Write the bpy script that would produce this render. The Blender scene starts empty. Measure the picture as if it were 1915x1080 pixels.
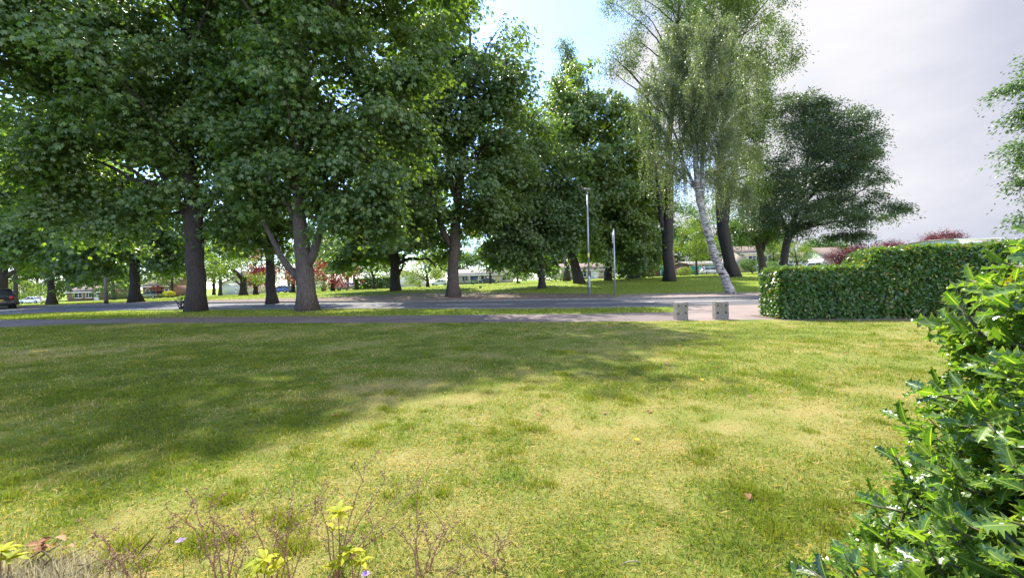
import bpy, bmesh, math, random
import numpy as np
from mathutils import Vector, Matrix
R = math.radians
SC = bpy.context.scene
COL = SC.collection

# ------------------------------------------------------------------ camera, sky, sun, exposure
H, F, PITCH, ROLL = 1.35, 750.0, R(1.15), R(1.32)
fw = Vector((0, math.cos(PITCH), -math.sin(PITCH)))
up0 = Vector((0, math.sin(PITCH), math.cos(PITCH)))
rt0 = Vector((1, 0, 0))
rt = rt0 * math.cos(ROLL) - up0 * math.sin(ROLL)
up = rt0 * math.sin(ROLL) + up0 * math.cos(ROLL)
cam_d = bpy.data.cameras.new('camera'); cam = bpy.data.objects.new('camera', cam_d); COL.objects.link(cam)
cam_d.sensor_width = 36; cam_d.lens = 36 * F / 1915; cam_d.clip_start = 0.02; cam_d.clip_end = 2000
M = Matrix((rt, up, -fw)).transposed().to_4x4(); M.translation = Vector((0, 0, H)); cam.matrix_world = M
SC.camera = cam

SUN_EL, SUN_AZ = R(53.5), R(-27)          # azimuth measured from the view axis (+Y), negative = to the left
sd = bpy.data.lights.new('sun', 'SUN'); sd.energy = 4.6; sd.angle = R(0.6); sd.color = (1.0, 0.93, 0.80)
so = bpy.data.objects.new('sun', sd); COL.objects.link(so)
sun_dir = Vector((math.sin(SUN_AZ) * math.cos(SUN_EL), math.cos(SUN_AZ) * math.cos(SUN_EL), math.sin(SUN_EL)))
so.rotation_euler = sun_dir.to_track_quat('Z', 'Y').to_euler()
so.location = sun_dir * 60

wd = bpy.data.worlds.new('World'); SC.world = wd; wd.use_nodes = True
nt = wd.node_tree; N = nt.nodes; LK = nt.links
bg = N['Background']; bg.inputs[1].default_value = 0.15
sky = N.new('ShaderNodeTexSky'); sky.sky_type = 'NISHITA'; sky.sun_disc = False
sky.sun_elevation = SUN_EL; sky.sun_rotation = SUN_AZ; sky.air_density = 1.0; sky.dust_density = .35; sky.ozone_density = 1.0
tc = N.new('ShaderNodeTexCoord')
mp = N.new('ShaderNodeMapping'); mp.inputs['Scale'].default_value = (1.0, 1.0, 2.2); LK.new(tc.outputs['Generated'], mp.inputs[0])
n1 = N.new('ShaderNodeTexNoise'); n1.inputs['Scale'].default_value = 3.0; n1.inputs['Detail'].default_value = 9; n1.inputs['Roughness'].default_value = 0.56
LK.new(mp.outputs[0], n1.inputs['Vector'])
sp = N.new('ShaderNodeSeparateXYZ'); LK.new(tc.outputs['Generated'], sp.inputs[0])
az = N.new('ShaderNodeMath'); az.operation = 'MULTIPLY_ADD'; az.inputs[1].default_value = 0.50; az.inputs[2].default_value = 0.0
LK.new(sp.outputs[0], az.inputs[0])
ad = N.new('ShaderNodeMath'); ad.operation = 'ADD'; LK.new(n1.outputs[0], ad.inputs[0]); LK.new(az.outputs[0], ad.inputs[1])
cr = N.new('ShaderNodeMapRange'); cr.interpolation_type = 'SMOOTHSTEP'; cr.inputs[1].default_value = 0.50; cr.inputs[2].default_value = 0.74
LK.new(ad.outputs[0], cr.inputs[0])
n2 = N.new('ShaderNodeTexNoise'); n2.inputs['Scale'].default_value = 1.7; n2.inputs['Detail'].default_value = 7; n2.inputs['Roughness'].default_value = .5
LK.new(mp.outputs[0], n2.inputs['Vector'])
cc = N.new('ShaderNodeMix'); cc.data_type = 'RGBA'; cc.inputs['A'].default_value = (1.42, 1.49, 1.80, 1); cc.inputs['B'].default_value = (2.25, 2.22, 2.3, 1)
cs = N.new('ShaderNodeMapRange'); cs.interpolation_type = 'SMOOTHSTEP'; cs.inputs[1].default_value = .36; cs.inputs[2].default_value = .66; LK.new(n2.outputs[0], cs.inputs[0]); LK.new(cs.outputs[0], cc.inputs['Factor'])
mx = N.new('ShaderNodeMix'); mx.data_type = 'RGBA'
LK.new(cr.outputs[0], mx.inputs['Factor']); tn = N.new('ShaderNodeMix'); tn.data_type = 'RGBA'; tn.blend_type = 'MULTIPLY'; tn.inputs['Factor'].default_value = 1; tn.inputs['B'].default_value = (.86, .97, 1.16, 1); LK.new(sky.outputs[0], tn.inputs['A']); LK.new(tn.outputs['Result'], mx.inputs['A']); LK.new(cc.outputs['Result'], mx.inputs['B'])
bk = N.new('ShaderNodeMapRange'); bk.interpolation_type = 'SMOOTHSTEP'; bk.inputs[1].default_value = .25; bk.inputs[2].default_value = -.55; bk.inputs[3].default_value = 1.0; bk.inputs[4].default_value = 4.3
LK.new(sp.outputs[1], bk.inputs[0])   # cloud behind the viewer boosted as added fill light for foliage and shade
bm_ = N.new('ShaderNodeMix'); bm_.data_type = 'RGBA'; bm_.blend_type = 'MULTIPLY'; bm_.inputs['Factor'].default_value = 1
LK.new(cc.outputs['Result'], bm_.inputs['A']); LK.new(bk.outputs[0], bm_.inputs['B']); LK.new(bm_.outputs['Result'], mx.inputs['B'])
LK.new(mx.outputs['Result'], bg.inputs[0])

SC.view_settings.view_transform = 'Standard'; SC.view_settings.look = 'None'; SC.view_settings.gamma = 1
SC.view_settings.exposure = 1.55
SC.render.engine = 'CYCLES'
cy = SC.cycles
cy.max_bounces = 6; cy.diffuse_bounces = 4; cy.glossy_bounces = 2; cy.transmission_bounces = 4; cy.transparent_max_bounces = 4
cy.sample_clamp_indirect = 4.0
cy.use_denoising = True

# ------------------------------------------------------------------ projection helpers (photo pixel -> place in the world)
def smooth(a, b, t):
    t = np.clip((t - a) / (b - a), 0, 1); return t * t * (3 - 2 * t)
def T(x, y):
    """height of the ground"""
    x = np.asarray(x, float); y = np.asarray(y, float)
    s = smooth(28, 52, y)
    return s * (0.9 + 0.02 * np.clip(x, -120, 120)) + np.clip(y - 52, 0, 60) * 0.0015
def ray(px, py):
    return fw + rt * ((px - 957.5) / F) + up * ((540 - py) / F)
def W(px, py, d):
    v = ray(px, py); return Vector((0, 0, H)) + v * (d / v.y)
def flat(px, py):
    v = ray(px, py); return Vector((0, 0, H)) + v * (-H / v.z)
def GP(px, d):
    py = 520
    for _ in range(4):
        x = W(px, py, d).x; z = float(T(x, d))
        q = Vector((x, d, z - H)); c = q.dot(fw); py = 540 - F * q.dot(up) / c
    return Vector((x, d, float(T(x, d))))

# ------------------------------------------------------------------ materials
def mat(name):
    m = bpy.data.materials.new(name); m.use_nodes = True
    nt = m.node_tree; return m, nt, nt.nodes, nt.links, nt.nodes['Principled BSDF']
def col4(c): return (c[0], c[1], c[2], 1)
def ramp(N, stops):
    r = N.new('ShaderNodeValToRGB'); e = r.color_ramp.elements
    while len(e) < len(stops): e.new(0.5)
    for i, (p, c) in enumerate(stops): e[i].position = p; e[i].color = col4(c)
    return r
def coords(N, L, scale=(1, 1, 1)):
    t = N.new('ShaderNodeTexCoord'); m = N.new('ShaderNodeMapping'); m.inputs['Scale'].default_value = scale
    L.new(t.outputs['Object'], m.inputs[0]); return m.outputs[0]
def noise(N, L, vec, scale, detail=5, rough=.55):
    n = N.new('ShaderNodeTexNoise'); n.inputs['Scale'].default_value = scale; n.inputs['Detail'].default_value = detail
    n.inputs['Roughness'].default_value = rough
    if vec is not None: L.new(vec, n.inputs['Vector'])
    return n.outputs[0]
def bump(N, L, h, P, s=.3, d=.02):
    b = N.new('ShaderNodeBump'); b.inputs['Strength'].default_value = s; b.inputs['Distance'].default_value = d
    L.new(h, b.inputs['Height']); L.new(b.outputs[0], P.inputs['Normal'])
def leaf_mat(name, stops, tr=.42, tint=(1.5, 1.5, .55), rough=.45, spec=.35):
    m, nt, N, L, P = mat(name)
    a = N.new('ShaderNodeAttribute'); a.attribute_name = 'rnd'
    r = ramp(N, stops); L.new(a.outputs['Fac'], r.inputs[0]); L.new(r.outputs[0], P.inputs['Base Color'])
    P.inputs['Roughness'].default_value = rough; P.inputs['Specular IOR Level'].default_value = spec
    t = N.new('ShaderNodeBsdfTranslucent')
    mu = N.new('ShaderNodeMix'); mu.data_type = 'RGBA'; mu.blend_type = 'MULTIPLY'; mu.inputs['Factor'].default_value = 1
    mu.inputs['B'].default_value = col4(tint); L.new(r.outputs[0], mu.inputs['A']); L.new(mu.outputs['Result'], t.inputs[0])
    x = N.new('ShaderNodeMixShader'); x.inputs[0].default_value = tr
    L.new(P.outputs[0], x.inputs[1]); L.new(t.outputs[0], x.inputs[2]); L.new(x.outputs[0], N['Material Output'].inputs[0])
    return m
def bark_mat(name, c0, c1, sz=1.6):
    m, nt, N, L, P = mat(name)
    v = coords(N, L, (7, 7, sz)); n = noise(N, L, v, 2.2, 7, .65)
    r = ramp(N, [(.3, c0), (.7, c1)]); L.new(n, r.inputs[0]); L.new(r.outputs[0], P.inputs['Base Color'])
    P.inputs['Roughness'].default_value = .95; bump(N, L, n, P, .9, .06); return m
def noisy_mat(name, c0, c1, scale=8, rough=.9, bs=.2, bd=.01, detail=6, sc=(1, 1, 1)):
    m, nt, N, L, P = mat(name)
    n = noise(N, L, coords(N, L, sc), scale, detail, .62)
    r = ramp(N, [(.32, c0), (.68, c1)]); L.new(n, r.inputs[0]); L.new(r.outputs[0], P.inputs['Base Color'])
    P.inputs['Roughness'].default_value = rough
    if bs: bump(N, L, n, P, bs, bd)
    return m
def plain_mat(name, c, rough=.5, metal=0, coat=0):
    m, nt, N, L, P = mat(name)
    n = noise(N, L, coords(N, L), 6, 4)
    r = ramp(N, [(.3, tuple(k * .9 for k in c)), (.7, c)]); L.new(n, r.inputs[0]); L.new(r.outputs[0], P.inputs['Base Color'])
    P.inputs['Roughness'].default_value = rough; P.inputs['Metallic'].default_value = metal
    if coat: P.inputs['Coat Weight'].default_value = coat
    return m

MT = {}
MT['chestnut'] = leaf_mat('chestnut_leaf', [(0, (.066, .118, .052)), (.6, (.110, .176, .064)), (1, (.18, .24, .055))], .47, (2.0, 2.05, .42), .34, .7)
MT['broad'] = leaf_mat('broad_leaf', [(0, (.044, .085, .044)), (.6, (.072, .13, .054)), (1, (.125, .185, .055))], .40, (2.0, 2.1, .5), .38, .5)
MT['grey'] = leaf_mat('grey_leaf', [(0, (.068, .11, .048)), (.6, (.11, .16, .062)), (1, (.17, .215, .08))], .40, (1.7, 1.8, .7))
MT['willow'] = leaf_mat('willow_leaf', [(0, (.070, .118, .036)), (.6, (.115, .172, .048)), (1, (.18, .23, .065))], .42, (1.8, 1.8, .6))
MT['sycamore'] = leaf_mat('sycamore_leaf', [(0, (.038, .066, .038)), (.6, (.062, .10, .05)), (1, (.10, .145, .06))], .30, (1.7, 1.8, .6), .36, .5)
MT['birch'] = leaf_mat('birch_leaf', [(0, (.095, .135, .055)), (.6, (.15, .20, .075)), (1, (.25, .29, .13))], .38, (1.5, 1.6, .7), .4, .6)
MT['bright'] = leaf_mat('bright_leaf', [(0, (.06, .11, .02)), (.5, (.11, .18, .03)), (1, (.22, .28, .05))], .45, (1.9, 1.8, .5))
MT['copper'] = leaf_mat('copper_leaf', [(0, (.045, .016, .022)), (.6, (.085, .028, .034)), (1, (.15, .05, .05))], .35, (1.9, .9, .9))
MT['red'] = leaf_mat('red_leaf', [(0, (.09, .015, .02)), (.6, (.18, .03, .03)), (1, (.32, .08, .04))], .45, (1.9, .9, .9))
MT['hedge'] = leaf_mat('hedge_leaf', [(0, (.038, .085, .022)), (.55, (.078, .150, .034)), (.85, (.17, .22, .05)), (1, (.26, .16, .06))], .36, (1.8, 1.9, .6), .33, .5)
MT['privet'] = leaf_mat('garden_leaf', [(0, (.035, .09, .022)), (.6, (.07, .14, .03)), (1, (.17, .24, .05))], .35, (1.8, 1.8, .6))
MT['yellow'] = leaf_mat('yellow_leaf', [(0, (.17, .24, .02)), (.6, (.36, .37, .02)), (1, (.50, .46, .05))], .40, (1.4, 1.3, .5), .6, .2)
MT['dead'] = leaf_mat('dead_leaf', [(0, (.12, .06, .03)), (.6, (.24, .12, .06)), (1, (.42, .26, .15))], .3, (1.5, 1.2, .9), .7, .2)
MT['pale'] = leaf_mat('pale_dry_blade', [(0, (.22, .19, .12)), (.6, (.36, .32, .21)), (1, (.52, .48, .34))], .35, (1.2, 1.2, 1), .7, .2)
MT['blade'] = leaf_mat('grass_blade', [(0, (.085, .17, .018)), (.3, (.192, .232, .022)), (.55, (.285, .275, .048)), (.8, (.38, .315, .115)), (1, (.50, .40, .20))], .42, (1.35, 1.3, .7), .6, .25)
MT['violet'] = leaf_mat('violet_petal', [(0, (.22, .12, .5)), (1, (.42, .28, .75))], .4, (1.3, 1.2, 1.3))
MT['dandelion'] = leaf_mat('yellow_petal', [(0, (.75, .50, .02)), (1, (.85, .62, .03))], .3, (1.2, 1.1, .8))
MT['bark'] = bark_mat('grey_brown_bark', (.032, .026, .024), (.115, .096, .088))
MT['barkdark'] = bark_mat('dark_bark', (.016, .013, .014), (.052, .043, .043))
MT['twig'] = bark_mat('twig_bark', (.07, .05, .04), (.16, .12, .10))
MT['redstem'] = noisy_mat('red_brown_stem', (.12, .05, .03), (.27, .14, .075), 40, .6, 0)
MT['holly_stem'] = noisy_mat('green_brown_stem', (.05, .05, .025), (.11, .10, .045), 30, .7, 0)
MT['seed'] = noisy_mat('dry_seed_head', (.11, .06, .035), (.28, .18, .10), 60, .9, 0)
MT['concrete'] = noisy_mat('aggregate_concrete', (.07, .062, .052), (.30, .27, .23), 42, .95, .8, .012, 8)
MT['hole'] = plain_mat('dark_recess', (.02, .018, .016), .9)
MT['galv'] = plain_mat('galvanised_steel', (.36, .40, .46), .45, .55)
MT['lampgrey'] = plain_mat('lantern_grey', (.20, .20, .20), .5)
MT['lens'] = plain_mat('lantern_lens', (.5, .48, .45), .2)
MT['sticker'] = plain_mat('yellow_sticker', (.65, .55, .18), .5)
MT['white'] = plain_mat('white_paint', (.78, .78, .76), .6)
MT['render'] = noisy_mat('pale_render', (.62, .60, .55), (.74, .72, .67), 3, .9, 0)
MT['brick'] = noisy_mat('red_brick', (.13, .075, .055), (.23, .13, .10), 14, .9, .1)
MT['buff'] = noisy_mat('buff_brick', (.34, .28, .21), (.46, .39, .30), 14, .9, .1)
MT['tile'] = noisy_mat('brown_roof_tile', (.10, .072, .062), (.19, .14, .115), 6, .9, .3, .03, 5, (1, 1, 8))
MT['tilegrey'] = noisy_mat('pale_roof_tile', (.20, .175, .155), (.30, .265, .235), 6, .9, .3, .03, 5, (1, 1, 8))
MT['pane'] = plain_mat('window_pane', (.04, .05, .06), .08)
MT['bluedoor'] = plain_mat('dark_blue_door', (.05, .06, .14), .4)
MT['teal'] = plain_mat('teal_garage_paint', (.02, .20, .17), .5)
MT['tyre'] = plain_mat('tyre_rubber', (.02, .02, .022), .85)
MT['rim'] = plain_mat('alloy_rim', (.45, .45, .47), .35, .8)
MT['carglass'] = plain_mat('car_glass', (.03, .035, .04), .06)
MT['lampred'] = plain_mat('red_lamp_lens', (.35, .02, .02), .2)
MT['lampclear'] = plain_mat('clear_lamp_lens', (.7, .7, .7), .15)
MT['plate'] = plain_mat('yellow_number_plate', (.7, .55, .08), .5)
for k, c in dict(carblack=(.012, .013, .02), carwhite=(.75, .76, .78), carblue=(.03, .09, .42), carsilver=(.42, .45, .50), carsteel=(.16, .20, .27),
                 cargreen=(.10, .13, .05), cardark=(.03, .045, .07)).items():
    MT[k] = plain_mat(k.replace('car', '') + '_car_paint', c, .28, .1, .6)

def asphalt(name, c0, c1, spk=.5):
    m, nt, N, L, P = mat(name)
    v = coords(N, L); a = noise(N, L, v, .55, 6, .6); b = noise(N, L, v, 70, 3, .7)
    r = ramp(N, [(.3, c0), (.7, c1)]); L.new(a, r.inputs[0])
    q = N.new('ShaderNodeMix'); q.data_type = 'RGBA'; q.blend_type = 'MULTIPLY'; q.inputs['Factor'].default_value = spk
    s = ramp(N, [(.3, (.55, .55, .55)), (.7, (1.4, 1.4, 1.4))]); L.new(b, s.inputs[0])
    L.new(r.outputs[0], q.inputs['A']); L.new(s.outputs[0], q.inputs['B']); L.new(q.outputs['Result'], P.inputs['Base Color'])
    P.inputs['Roughness'].default_value = .85; bump(N, L, b, P, .35, .006); return m
MT['road'] = asphalt('grey_asphalt', (.050, .049, .056), (.092, .090, .097))
MT['path'] = asphalt('brown_asphalt', (.075, .058, .056), (.145, .112, .105))
MT['drive'] = asphalt('pink_tarmac', (.145, .112, .104), (.23, .18, .165))
MT['kerb'] = noisy_mat('kerb_concrete', (.10, .095, .09), (.21, .20, .185), 9, .9, .2)
MT['linepaint'] = noisy_mat('worn_line_paint', (.50, .50, .50), (.82, .82, .80), 9, .8, 0)

def grass_ground(name, green, straw, soil):
    m, nt, N, L, P = mat(name)
    a = N.new('ShaderNodeAttribute'); a.attribute_name = 'rnd'
    v = coords(N, L); f = noise(N, L, v, 26, 5, .7); g = noise(N, L, v, 2.2, 6, .65)
    ad = N.new('ShaderNodeMath'); ad.operation = 'MULTIPLY_ADD'; ad.inputs[1].default_value = .6; L.new(f, ad.inputs[0]); L.new(a.outputs['Fac'], ad.inputs[2])
    ae = N.new('ShaderNodeMath'); ae.operation = 'MULTIPLY_ADD'; ae.inputs[1].default_value = .5; L.new(g, ae.inputs[0]); L.new(ad.outputs[0], ae.inputs[2])
    r = ramp(N, [(.35, soil), (.55, green), (.85, tuple((p + q) / 2 for p, q in zip(green, straw))), (1.0, straw)])
    s = N.new('ShaderNodeMath'); s.operation = 'MULTIPLY'; s.inputs[1].default_value = .72; L.new(ae.outputs[0], s.inputs[0])
    L.new(s.outputs[0], r.inputs[0]); L.new(r.outputs[0], P.inputs['Base Color'])
    P.inputs['Roughness'].default_value = .95; P.inputs['Specular IOR Level'].default_value = .1
    bump(N, L, f, P, .6, .04); return m
MT['lawn'] = grass_ground('dry_lawn', (.11, .145, .024), (.22, .195, .07), (.07, .075, .022))
MT['park'] = grass_ground('park_grass', (.15, .215, .025), (.30, .30, .08), (.10, .115, .03))
MT['dirt'] = noisy_mat('bare_earth', (.075, .05, .04), (.16, .115, .085), 3.5, .95, .5, .04, 8)

# ------------------------------------------------------------------ mesh helpers
class Geo:
    def __init__(s): s.v = []; s.f = []; s.a = []; s.n = 0
    def add(s, V, Fc, rnd=None):
        V = np.asarray(V, float).reshape(-1, 3); Fc = np.asarray(Fc, int)
        s.v.append(V); s.f.append(Fc + s.n); s.n += len(V)
        s.a.append(np.full(len(V), .5) if rnd is None else np.broadcast_to(np.asarray(rnd, float), (len(V),)))
    def build(s, name, m, parent=None, loc=(0, 0, 0), smooth=False, origin=None):
        V = np.concatenate(s.v) if s.v else np.zeros((0, 3))
        if origin is not None: V = V - np.asarray(origin, float)
        me = bpy.data.meshes.new(name)
        me.vertices.add(len(V)); me.vertices.foreach_set('co', V.astype(np.float32).ravel())
        loops = np.concatenate([f.ravel() for f in s.f]); tot = np.concatenate([np.full(len(f), f.shape[1]) for f in s.f])
        me.loops.add(len(loops)); me.loops.foreach_set('vertex_index', loops.astype(np.int32))
        st = np.concatenate([[0], np.cumsum(tot)[:-1]])
        me.polygons.add(len(tot)); me.polygons.foreach_set('loop_start', st.astype(np.int32)); 
        if smooth: me.polygons.foreach_set('use_smooth', np.ones(len(tot), bool))
        at = me.attributes.new('rnd', 'FLOAT', 'POINT'); at.data.foreach_set('value', np.concatenate(s.a).astype(np.float32))
        me.update(calc_edges=True); me.validate()
        me.materials.append(m)
        o = bpy.data.objects.new(name, me); COL.objects.link(o); o.location = loc
        if parent is not None: o.parent = parent
        return o
    def box(s, c, h, rot=None, rnd=None):
        b = np.array([[x, y, z] for x in (-1, 1) for y in (-1, 1) for z in (-1, 1)], float) * np.asarray(h, float)
        if rot is not None: b = b @ np.asarray(rot).T
        s.add(b + np.asarray(c, float), [[0, 1, 3, 2], [4, 6, 7, 5], [0, 4, 5, 1], [2, 3, 7, 6], [0, 2, 6, 4], [1, 5, 7, 3]], rnd)
    def tube(s, P, r, k=6, cap=True, rnd=None, lobes=None):
        P = np.asarray(P, float); n = len(P); r = np.broadcast_to(np.asarray(r, float), (n,))
        t = np.gradient(P, axis=0); t /= np.linalg.norm(t, axis=1)[:, None] + 1e-9
        ref = np.array([0, 1., 0]) if abs(t[0][1]) < .8 else np.array([1., 0, 0])
        a = np.cross(t, ref); a /= np.linalg.norm(a, axis=1)[:, None] + 1e-9; b = np.cross(t, a)
        th = np.linspace(0, 2 * np.pi, k, endpoint=False)
        rr = r[:, None] * np.ones((1, k))
        if lobes is not None: rr = rr * (1 + lobes[:, None] * np.cos(th * 5 + 1)[None] + .5 * lobes[:, None] * np.cos(th * 3 + 2)[None])
        V = P[:, None] + rr[..., None] * (np.cos(th)[None, :, None] * a[:, None] + np.sin(th)[None, :, None] * b[:, None])
        i = np.arange(n - 1)[:, None] * k; j = np.arange(k)[None]; j2 = (j + 1) % k
        Fc = np.stack([i + j, i + j2, i + k + j2, i + k + j], -1).reshape(-1, 4)
        s.add(V.reshape(-1, 3), Fc, rnd)
        if cap:
            s.f.append(np.array([list(range(k))[::-1]]) + s.n - n * k); s.f.append(np.array([list(range(k))]) + s.n - k)

def unit(a): return a / (np.linalg.norm(a, axis=-1, keepdims=True) + 1e-9)
def leaves(g, P, D, U, L, Wd, rnd, fold=.12, droop=.0):
    """rhombus leaves: base P, along D, face U"""
    D = unit(D); S = unit(np.cross(D, U)); U = np.cross(S, D); n = len(P)
    L = np.broadcast_to(L, (n,))[:, None]; Wd = np.broadcast_to(Wd, (n,))[:, None]
    mid = P + D * L * .58 + U * (-droop * .3) * L
    V = np.stack([P, mid + S * Wd * .5 + U * fold * Wd, P + D * L - U * droop * L, mid - S * Wd * .5 + U * fold * Wd], 1)
    idx = np.arange(n)[:, None] * 4 + np.arange(4)[None]
    g.add(V.reshape(-1, 3), idx, np.repeat(np.broadcast_to(rnd, (n,)), 4))
def oval(g, P, D, U, L, Wd, rnd, fold=.12):
    """six sided oval leaves"""
    D = unit(D); S = unit(np.cross(D, U)); U = np.cross(S, D); n = len(P)
    L = np.broadcast_to(L, (n,))[:, None]; Wd = np.broadcast_to(Wd, (n,))[:, None]
    a = P + D * L * .25; b = P + D * L * .65; f = U * fold * Wd
    V = np.stack([P, a + S * Wd * .5 + f, b + S * Wd * .4 + f, P + D * L, b - S * Wd * .4 + f, a - S * Wd * .5 + f], 1)
    k = np.arange(n)[:, None] * 6
    g.add(V.reshape(-1, 3), np.concatenate([k + np.array([[0, 1, 2, 3]]), k + np.array([[0, 3, 4, 5]])]), np.repeat(np.broadcast_to(rnd, (n,)), 6))
def palmate(g, rng, P, A, L, rnd):
    n = len(P); A = unit(A); Uw = unit(np.array([0, 0, 1.]) + rng.normal(0, .35, (n, 3)) + A * .45)
    S = unit(np.cross(A, Uw)); A2 = np.cross(Uw, S)
    for th, sc in ((-1.5, .72), (-.72, .95), (0, 1.08), (.72, .95), (1.5, .72)):
        D = A2 * math.cos(th) + S * math.sin(th) - Uw * .5
        leaves(g, P, D, Uw, L * sc, L * sc * .46, np.clip(rnd + rng.normal(0, .05, n), 0, 1), .10, .22)

def vnoise(x, y, seed=0):
    xi = np.floor(x).astype(int); yi = np.floor(y).astype(int); fx = x - xi; fy = y - yi
    fx = fx * fx * (3 - 2 * fx); fy = fy * fy * (3 - 2 * fy)
    def h(a, b):
        n = (a * 374761393 + b * 668265263 + seed * 1442695041) & 0xffffffff
        n = ((n ^ (n >> 13)) * 1274126177) & 0xffffffff
        return ((n ^ (n >> 16)) & 0xffff) / 65535.0
    return (h(xi, yi) * (1 - fx) + h(xi + 1, yi) * fx) * (1 - fy) + (h(xi, yi + 1) * (1 - fx) + h(xi + 1, yi + 1) * fx) * fy
def fbm(x, y, seed=0, o=4):
    s = 0; a = .5; t = 0
    for k in range(o):
        s = s + a * vnoise(x * 2 ** k + 17.3 * k, y * 2 ** k - 9.1 * k, seed + k); t += a; a *= .55
    return s / t

# ------------------------------------------------------------------ things, parts, structure
def thing(name, label, cat, loc=(0, 0, 0), rz=0, group=None):
    o = bpy.data.objects.new(name, None); COL.objects.link(o); o.location = loc; o.rotation_euler = (0, 0, rz); o.empty_display_size = .2
    return tag(o, label, cat, group)
def tag(o, label, cat, group=None):
    o['label'] = label; o['category'] = cat
    if group: o['group'] = group
    return o
def struct(o, kind='structure', label=None):
    o['kind'] = kind
    if label: o['label'] = label
    return o

# ================================================================== GROUND
def grid(xs, ys, dz=0, fn=None):
    X, Y = np.meshgrid(np.asarray(xs, float), np.asarray(ys, float)); Z = T(X, Y) + dz
    V = np.stack([X, Y, Z], -1).reshape(-1, 3); nx = len(xs)
    i = (np.arange(len(ys) - 1)[:, None] * nx + np.arange(nx - 1)[None]).reshape(-1, 1)
    return V, i + np.array([[0, 1, nx + 1, nx]])
xs = np.concatenate([np.linspace(-900, -130, 12), np.linspace(-120, 120, 81), np.linspace(130, 900, 12)])
ys = np.concatenate([np.linspace(-60, 24, 9), np.linspace(26, 60, 35), np.linspace(64, 150, 16), np.linspace(170, 1500, 10)])
V, Fc = grid(xs, ys); g = Geo(); g.add(V, Fc, fbm(V[:, 0] * .12, V[:, 1] * .2, 5) * .6)
struct(g.build('ground', MT['park'], smooth=True), label='green park grass rising gently beyond the road')

def line(pts, n=60):
    """pixel polyline on the level ground -> world polyline"""
    W_ = np.array([list(flat(*p)) for p in pts]); d = np.concatenate([[0], np.cumsum(np.linalg.norm(np.diff(W_, axis=0), axis=1))])
    t = np.linspace(0, d[-1], n); return np.stack([np.interp(t, d, W_[:, 0]), np.interp(t, d, W_[:, 1])], -1)
def strip(A, B, dz, m=5, wob=0, seed=0):
    n = len(A); t = np.linspace(0, 1, m)[None, :, None]
    rg = np.random.default_rng(seed)
    if wob:
        for Q, sd in ((A, 1), (B, 2)): Q[1:-1, 1] += ((fbm(Q[:, 0] * .9, Q[:, 0] * 0 + sd, seed + sd) - .5) * wob * 6)[1:-1]
    P = A[:, None] * (1 - t) + B[:, None] * t; Z = T(P[..., 0], P[..., 1]) + dz
    V = np.concatenate([P, Z[..., None]], -1).reshape(-1, 3)
    i = (np.arange(n - 1)[:, None] * m + np.arange(m - 1)[None]).reshape(-1, 1)
    return V, i + np.array([[0, 1, m + 1, m]])
LAWN = [(-420, 622), (0, 612), (130, 605), (300, 603), (575, 604), (900, 603), (1250, 600), (1450, 597), (1900, 592), (2300, 586)]
PFAR = [(-420, 606), (0, 598), (130, 597), (575, 592), (900, 588), (1100, 586), (1262, 583.5)]
RNEAR = [(-420, 600), (0, 589), (100, 584), (240, 580), (400, 578.5), (600, 577.5), (900, 577), (1100, 575.5), (1262, 572.5), (1700, 563), (2500, 545)]
RFAR = [(-420, 584), (0, 576), (100, 573), (240, 570), (400, 568.2), (600, 566), (900, 563), (1100, 560.5), (1250, 559), (1450, 555), (1700, 550), (2500, 534)]
def sheet(name, A, B, dz, m, label, k=5, wob=0, **kw):
    V, Fc = strip(line(A, 120), line(B, 120), dz, k, wob); g = Geo(); g.add(V, Fc, fbm(V[:, 0] * .3, V[:, 1] * .5, 3) * .6)
    return struct(g.build(name, m, smooth=True), label=label)
sheet('road', RNEAR, RFAR, .004, MT['road'], 'grey asphalt road crossing behind the lawn')
sheet('pavement', LAWN[:7] + [(1262, 599.8)], PFAR, .004, MT['path'], 'brown asphalt pavement between lawn and verge', wob=.05)
sheet('driveway', [(1262, 599.8), (1450, 597), (1900, 592)], [(1262, 572.6), (1450, 568.5), (1900, 558)], .0042, MT['drive'], 'pinkish tarmac entrance beside the hedge')
sheet('far_pavement', [(1150, 557.5), (1250, 557), (1450, 553), (2500, 532)], [(1160, 552.2), (1300, 549), (1450, 547), (2500, 527)], .03, MT['drive'], 'pinkish pavement across the road')
sheet('bare_verge', [(-420, 582), (0, 575), (240, 569), (600, 564.8), (900, 561.5), (1150, 558)], [(-420, 579), (0, 572), (240, 566.5), (600, 560), (760, 555), (900, 553), (1150, 552)], .03, MT['dirt'], 'bare earth strip under the trees across the road', wob=.12)
sheet('leaf_litter', [(190, 596.5), (365, 597), (575, 597), (720, 594.5)], [(190, 595.5), (365, 588), (575, 589.5), (720, 593.5)], .0075, MT['dirt'], 'bare brown earth around the verge trees', wob=.05)
# kerbs
def kerb(name, pts, label, wd=.13, hgt=.11, off=0):
    A = line(pts, 90); d = np.gradient(A, axis=0); d /= np.linalg.norm(d, axis=1)[:, None]; nr = np.stack([-d[:, 1], d[:, 0]], -1)
    A = A + nr * off; g = Geo()
    q = np.stack([A, A, A + nr * wd, A + nr * wd], 1); z = np.array([-.05, hgt, hgt, -.05])[None] + T(q[..., 0], q[..., 1])
    V = np.concatenate([q, z[..., None]], -1).reshape(-1, 3); i = (np.arange(len(A) - 1) * 4)[:, None, None]
    Fc = (i + np.array([[0, 1, 5, 4], [1, 2, 6, 5], [2, 3, 7, 6]])[None]).reshape(-1, 4); g.add(V, Fc)
    return struct(g.build(name, MT['kerb']), label=label)
kerb('far_kerb', RFAR, 'concrete kerb on the far side of the road')
kerb('near_kerb', RNEAR[:9], 'low concrete kerb along the near verge', hgt=.05, off=-.14)
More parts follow.
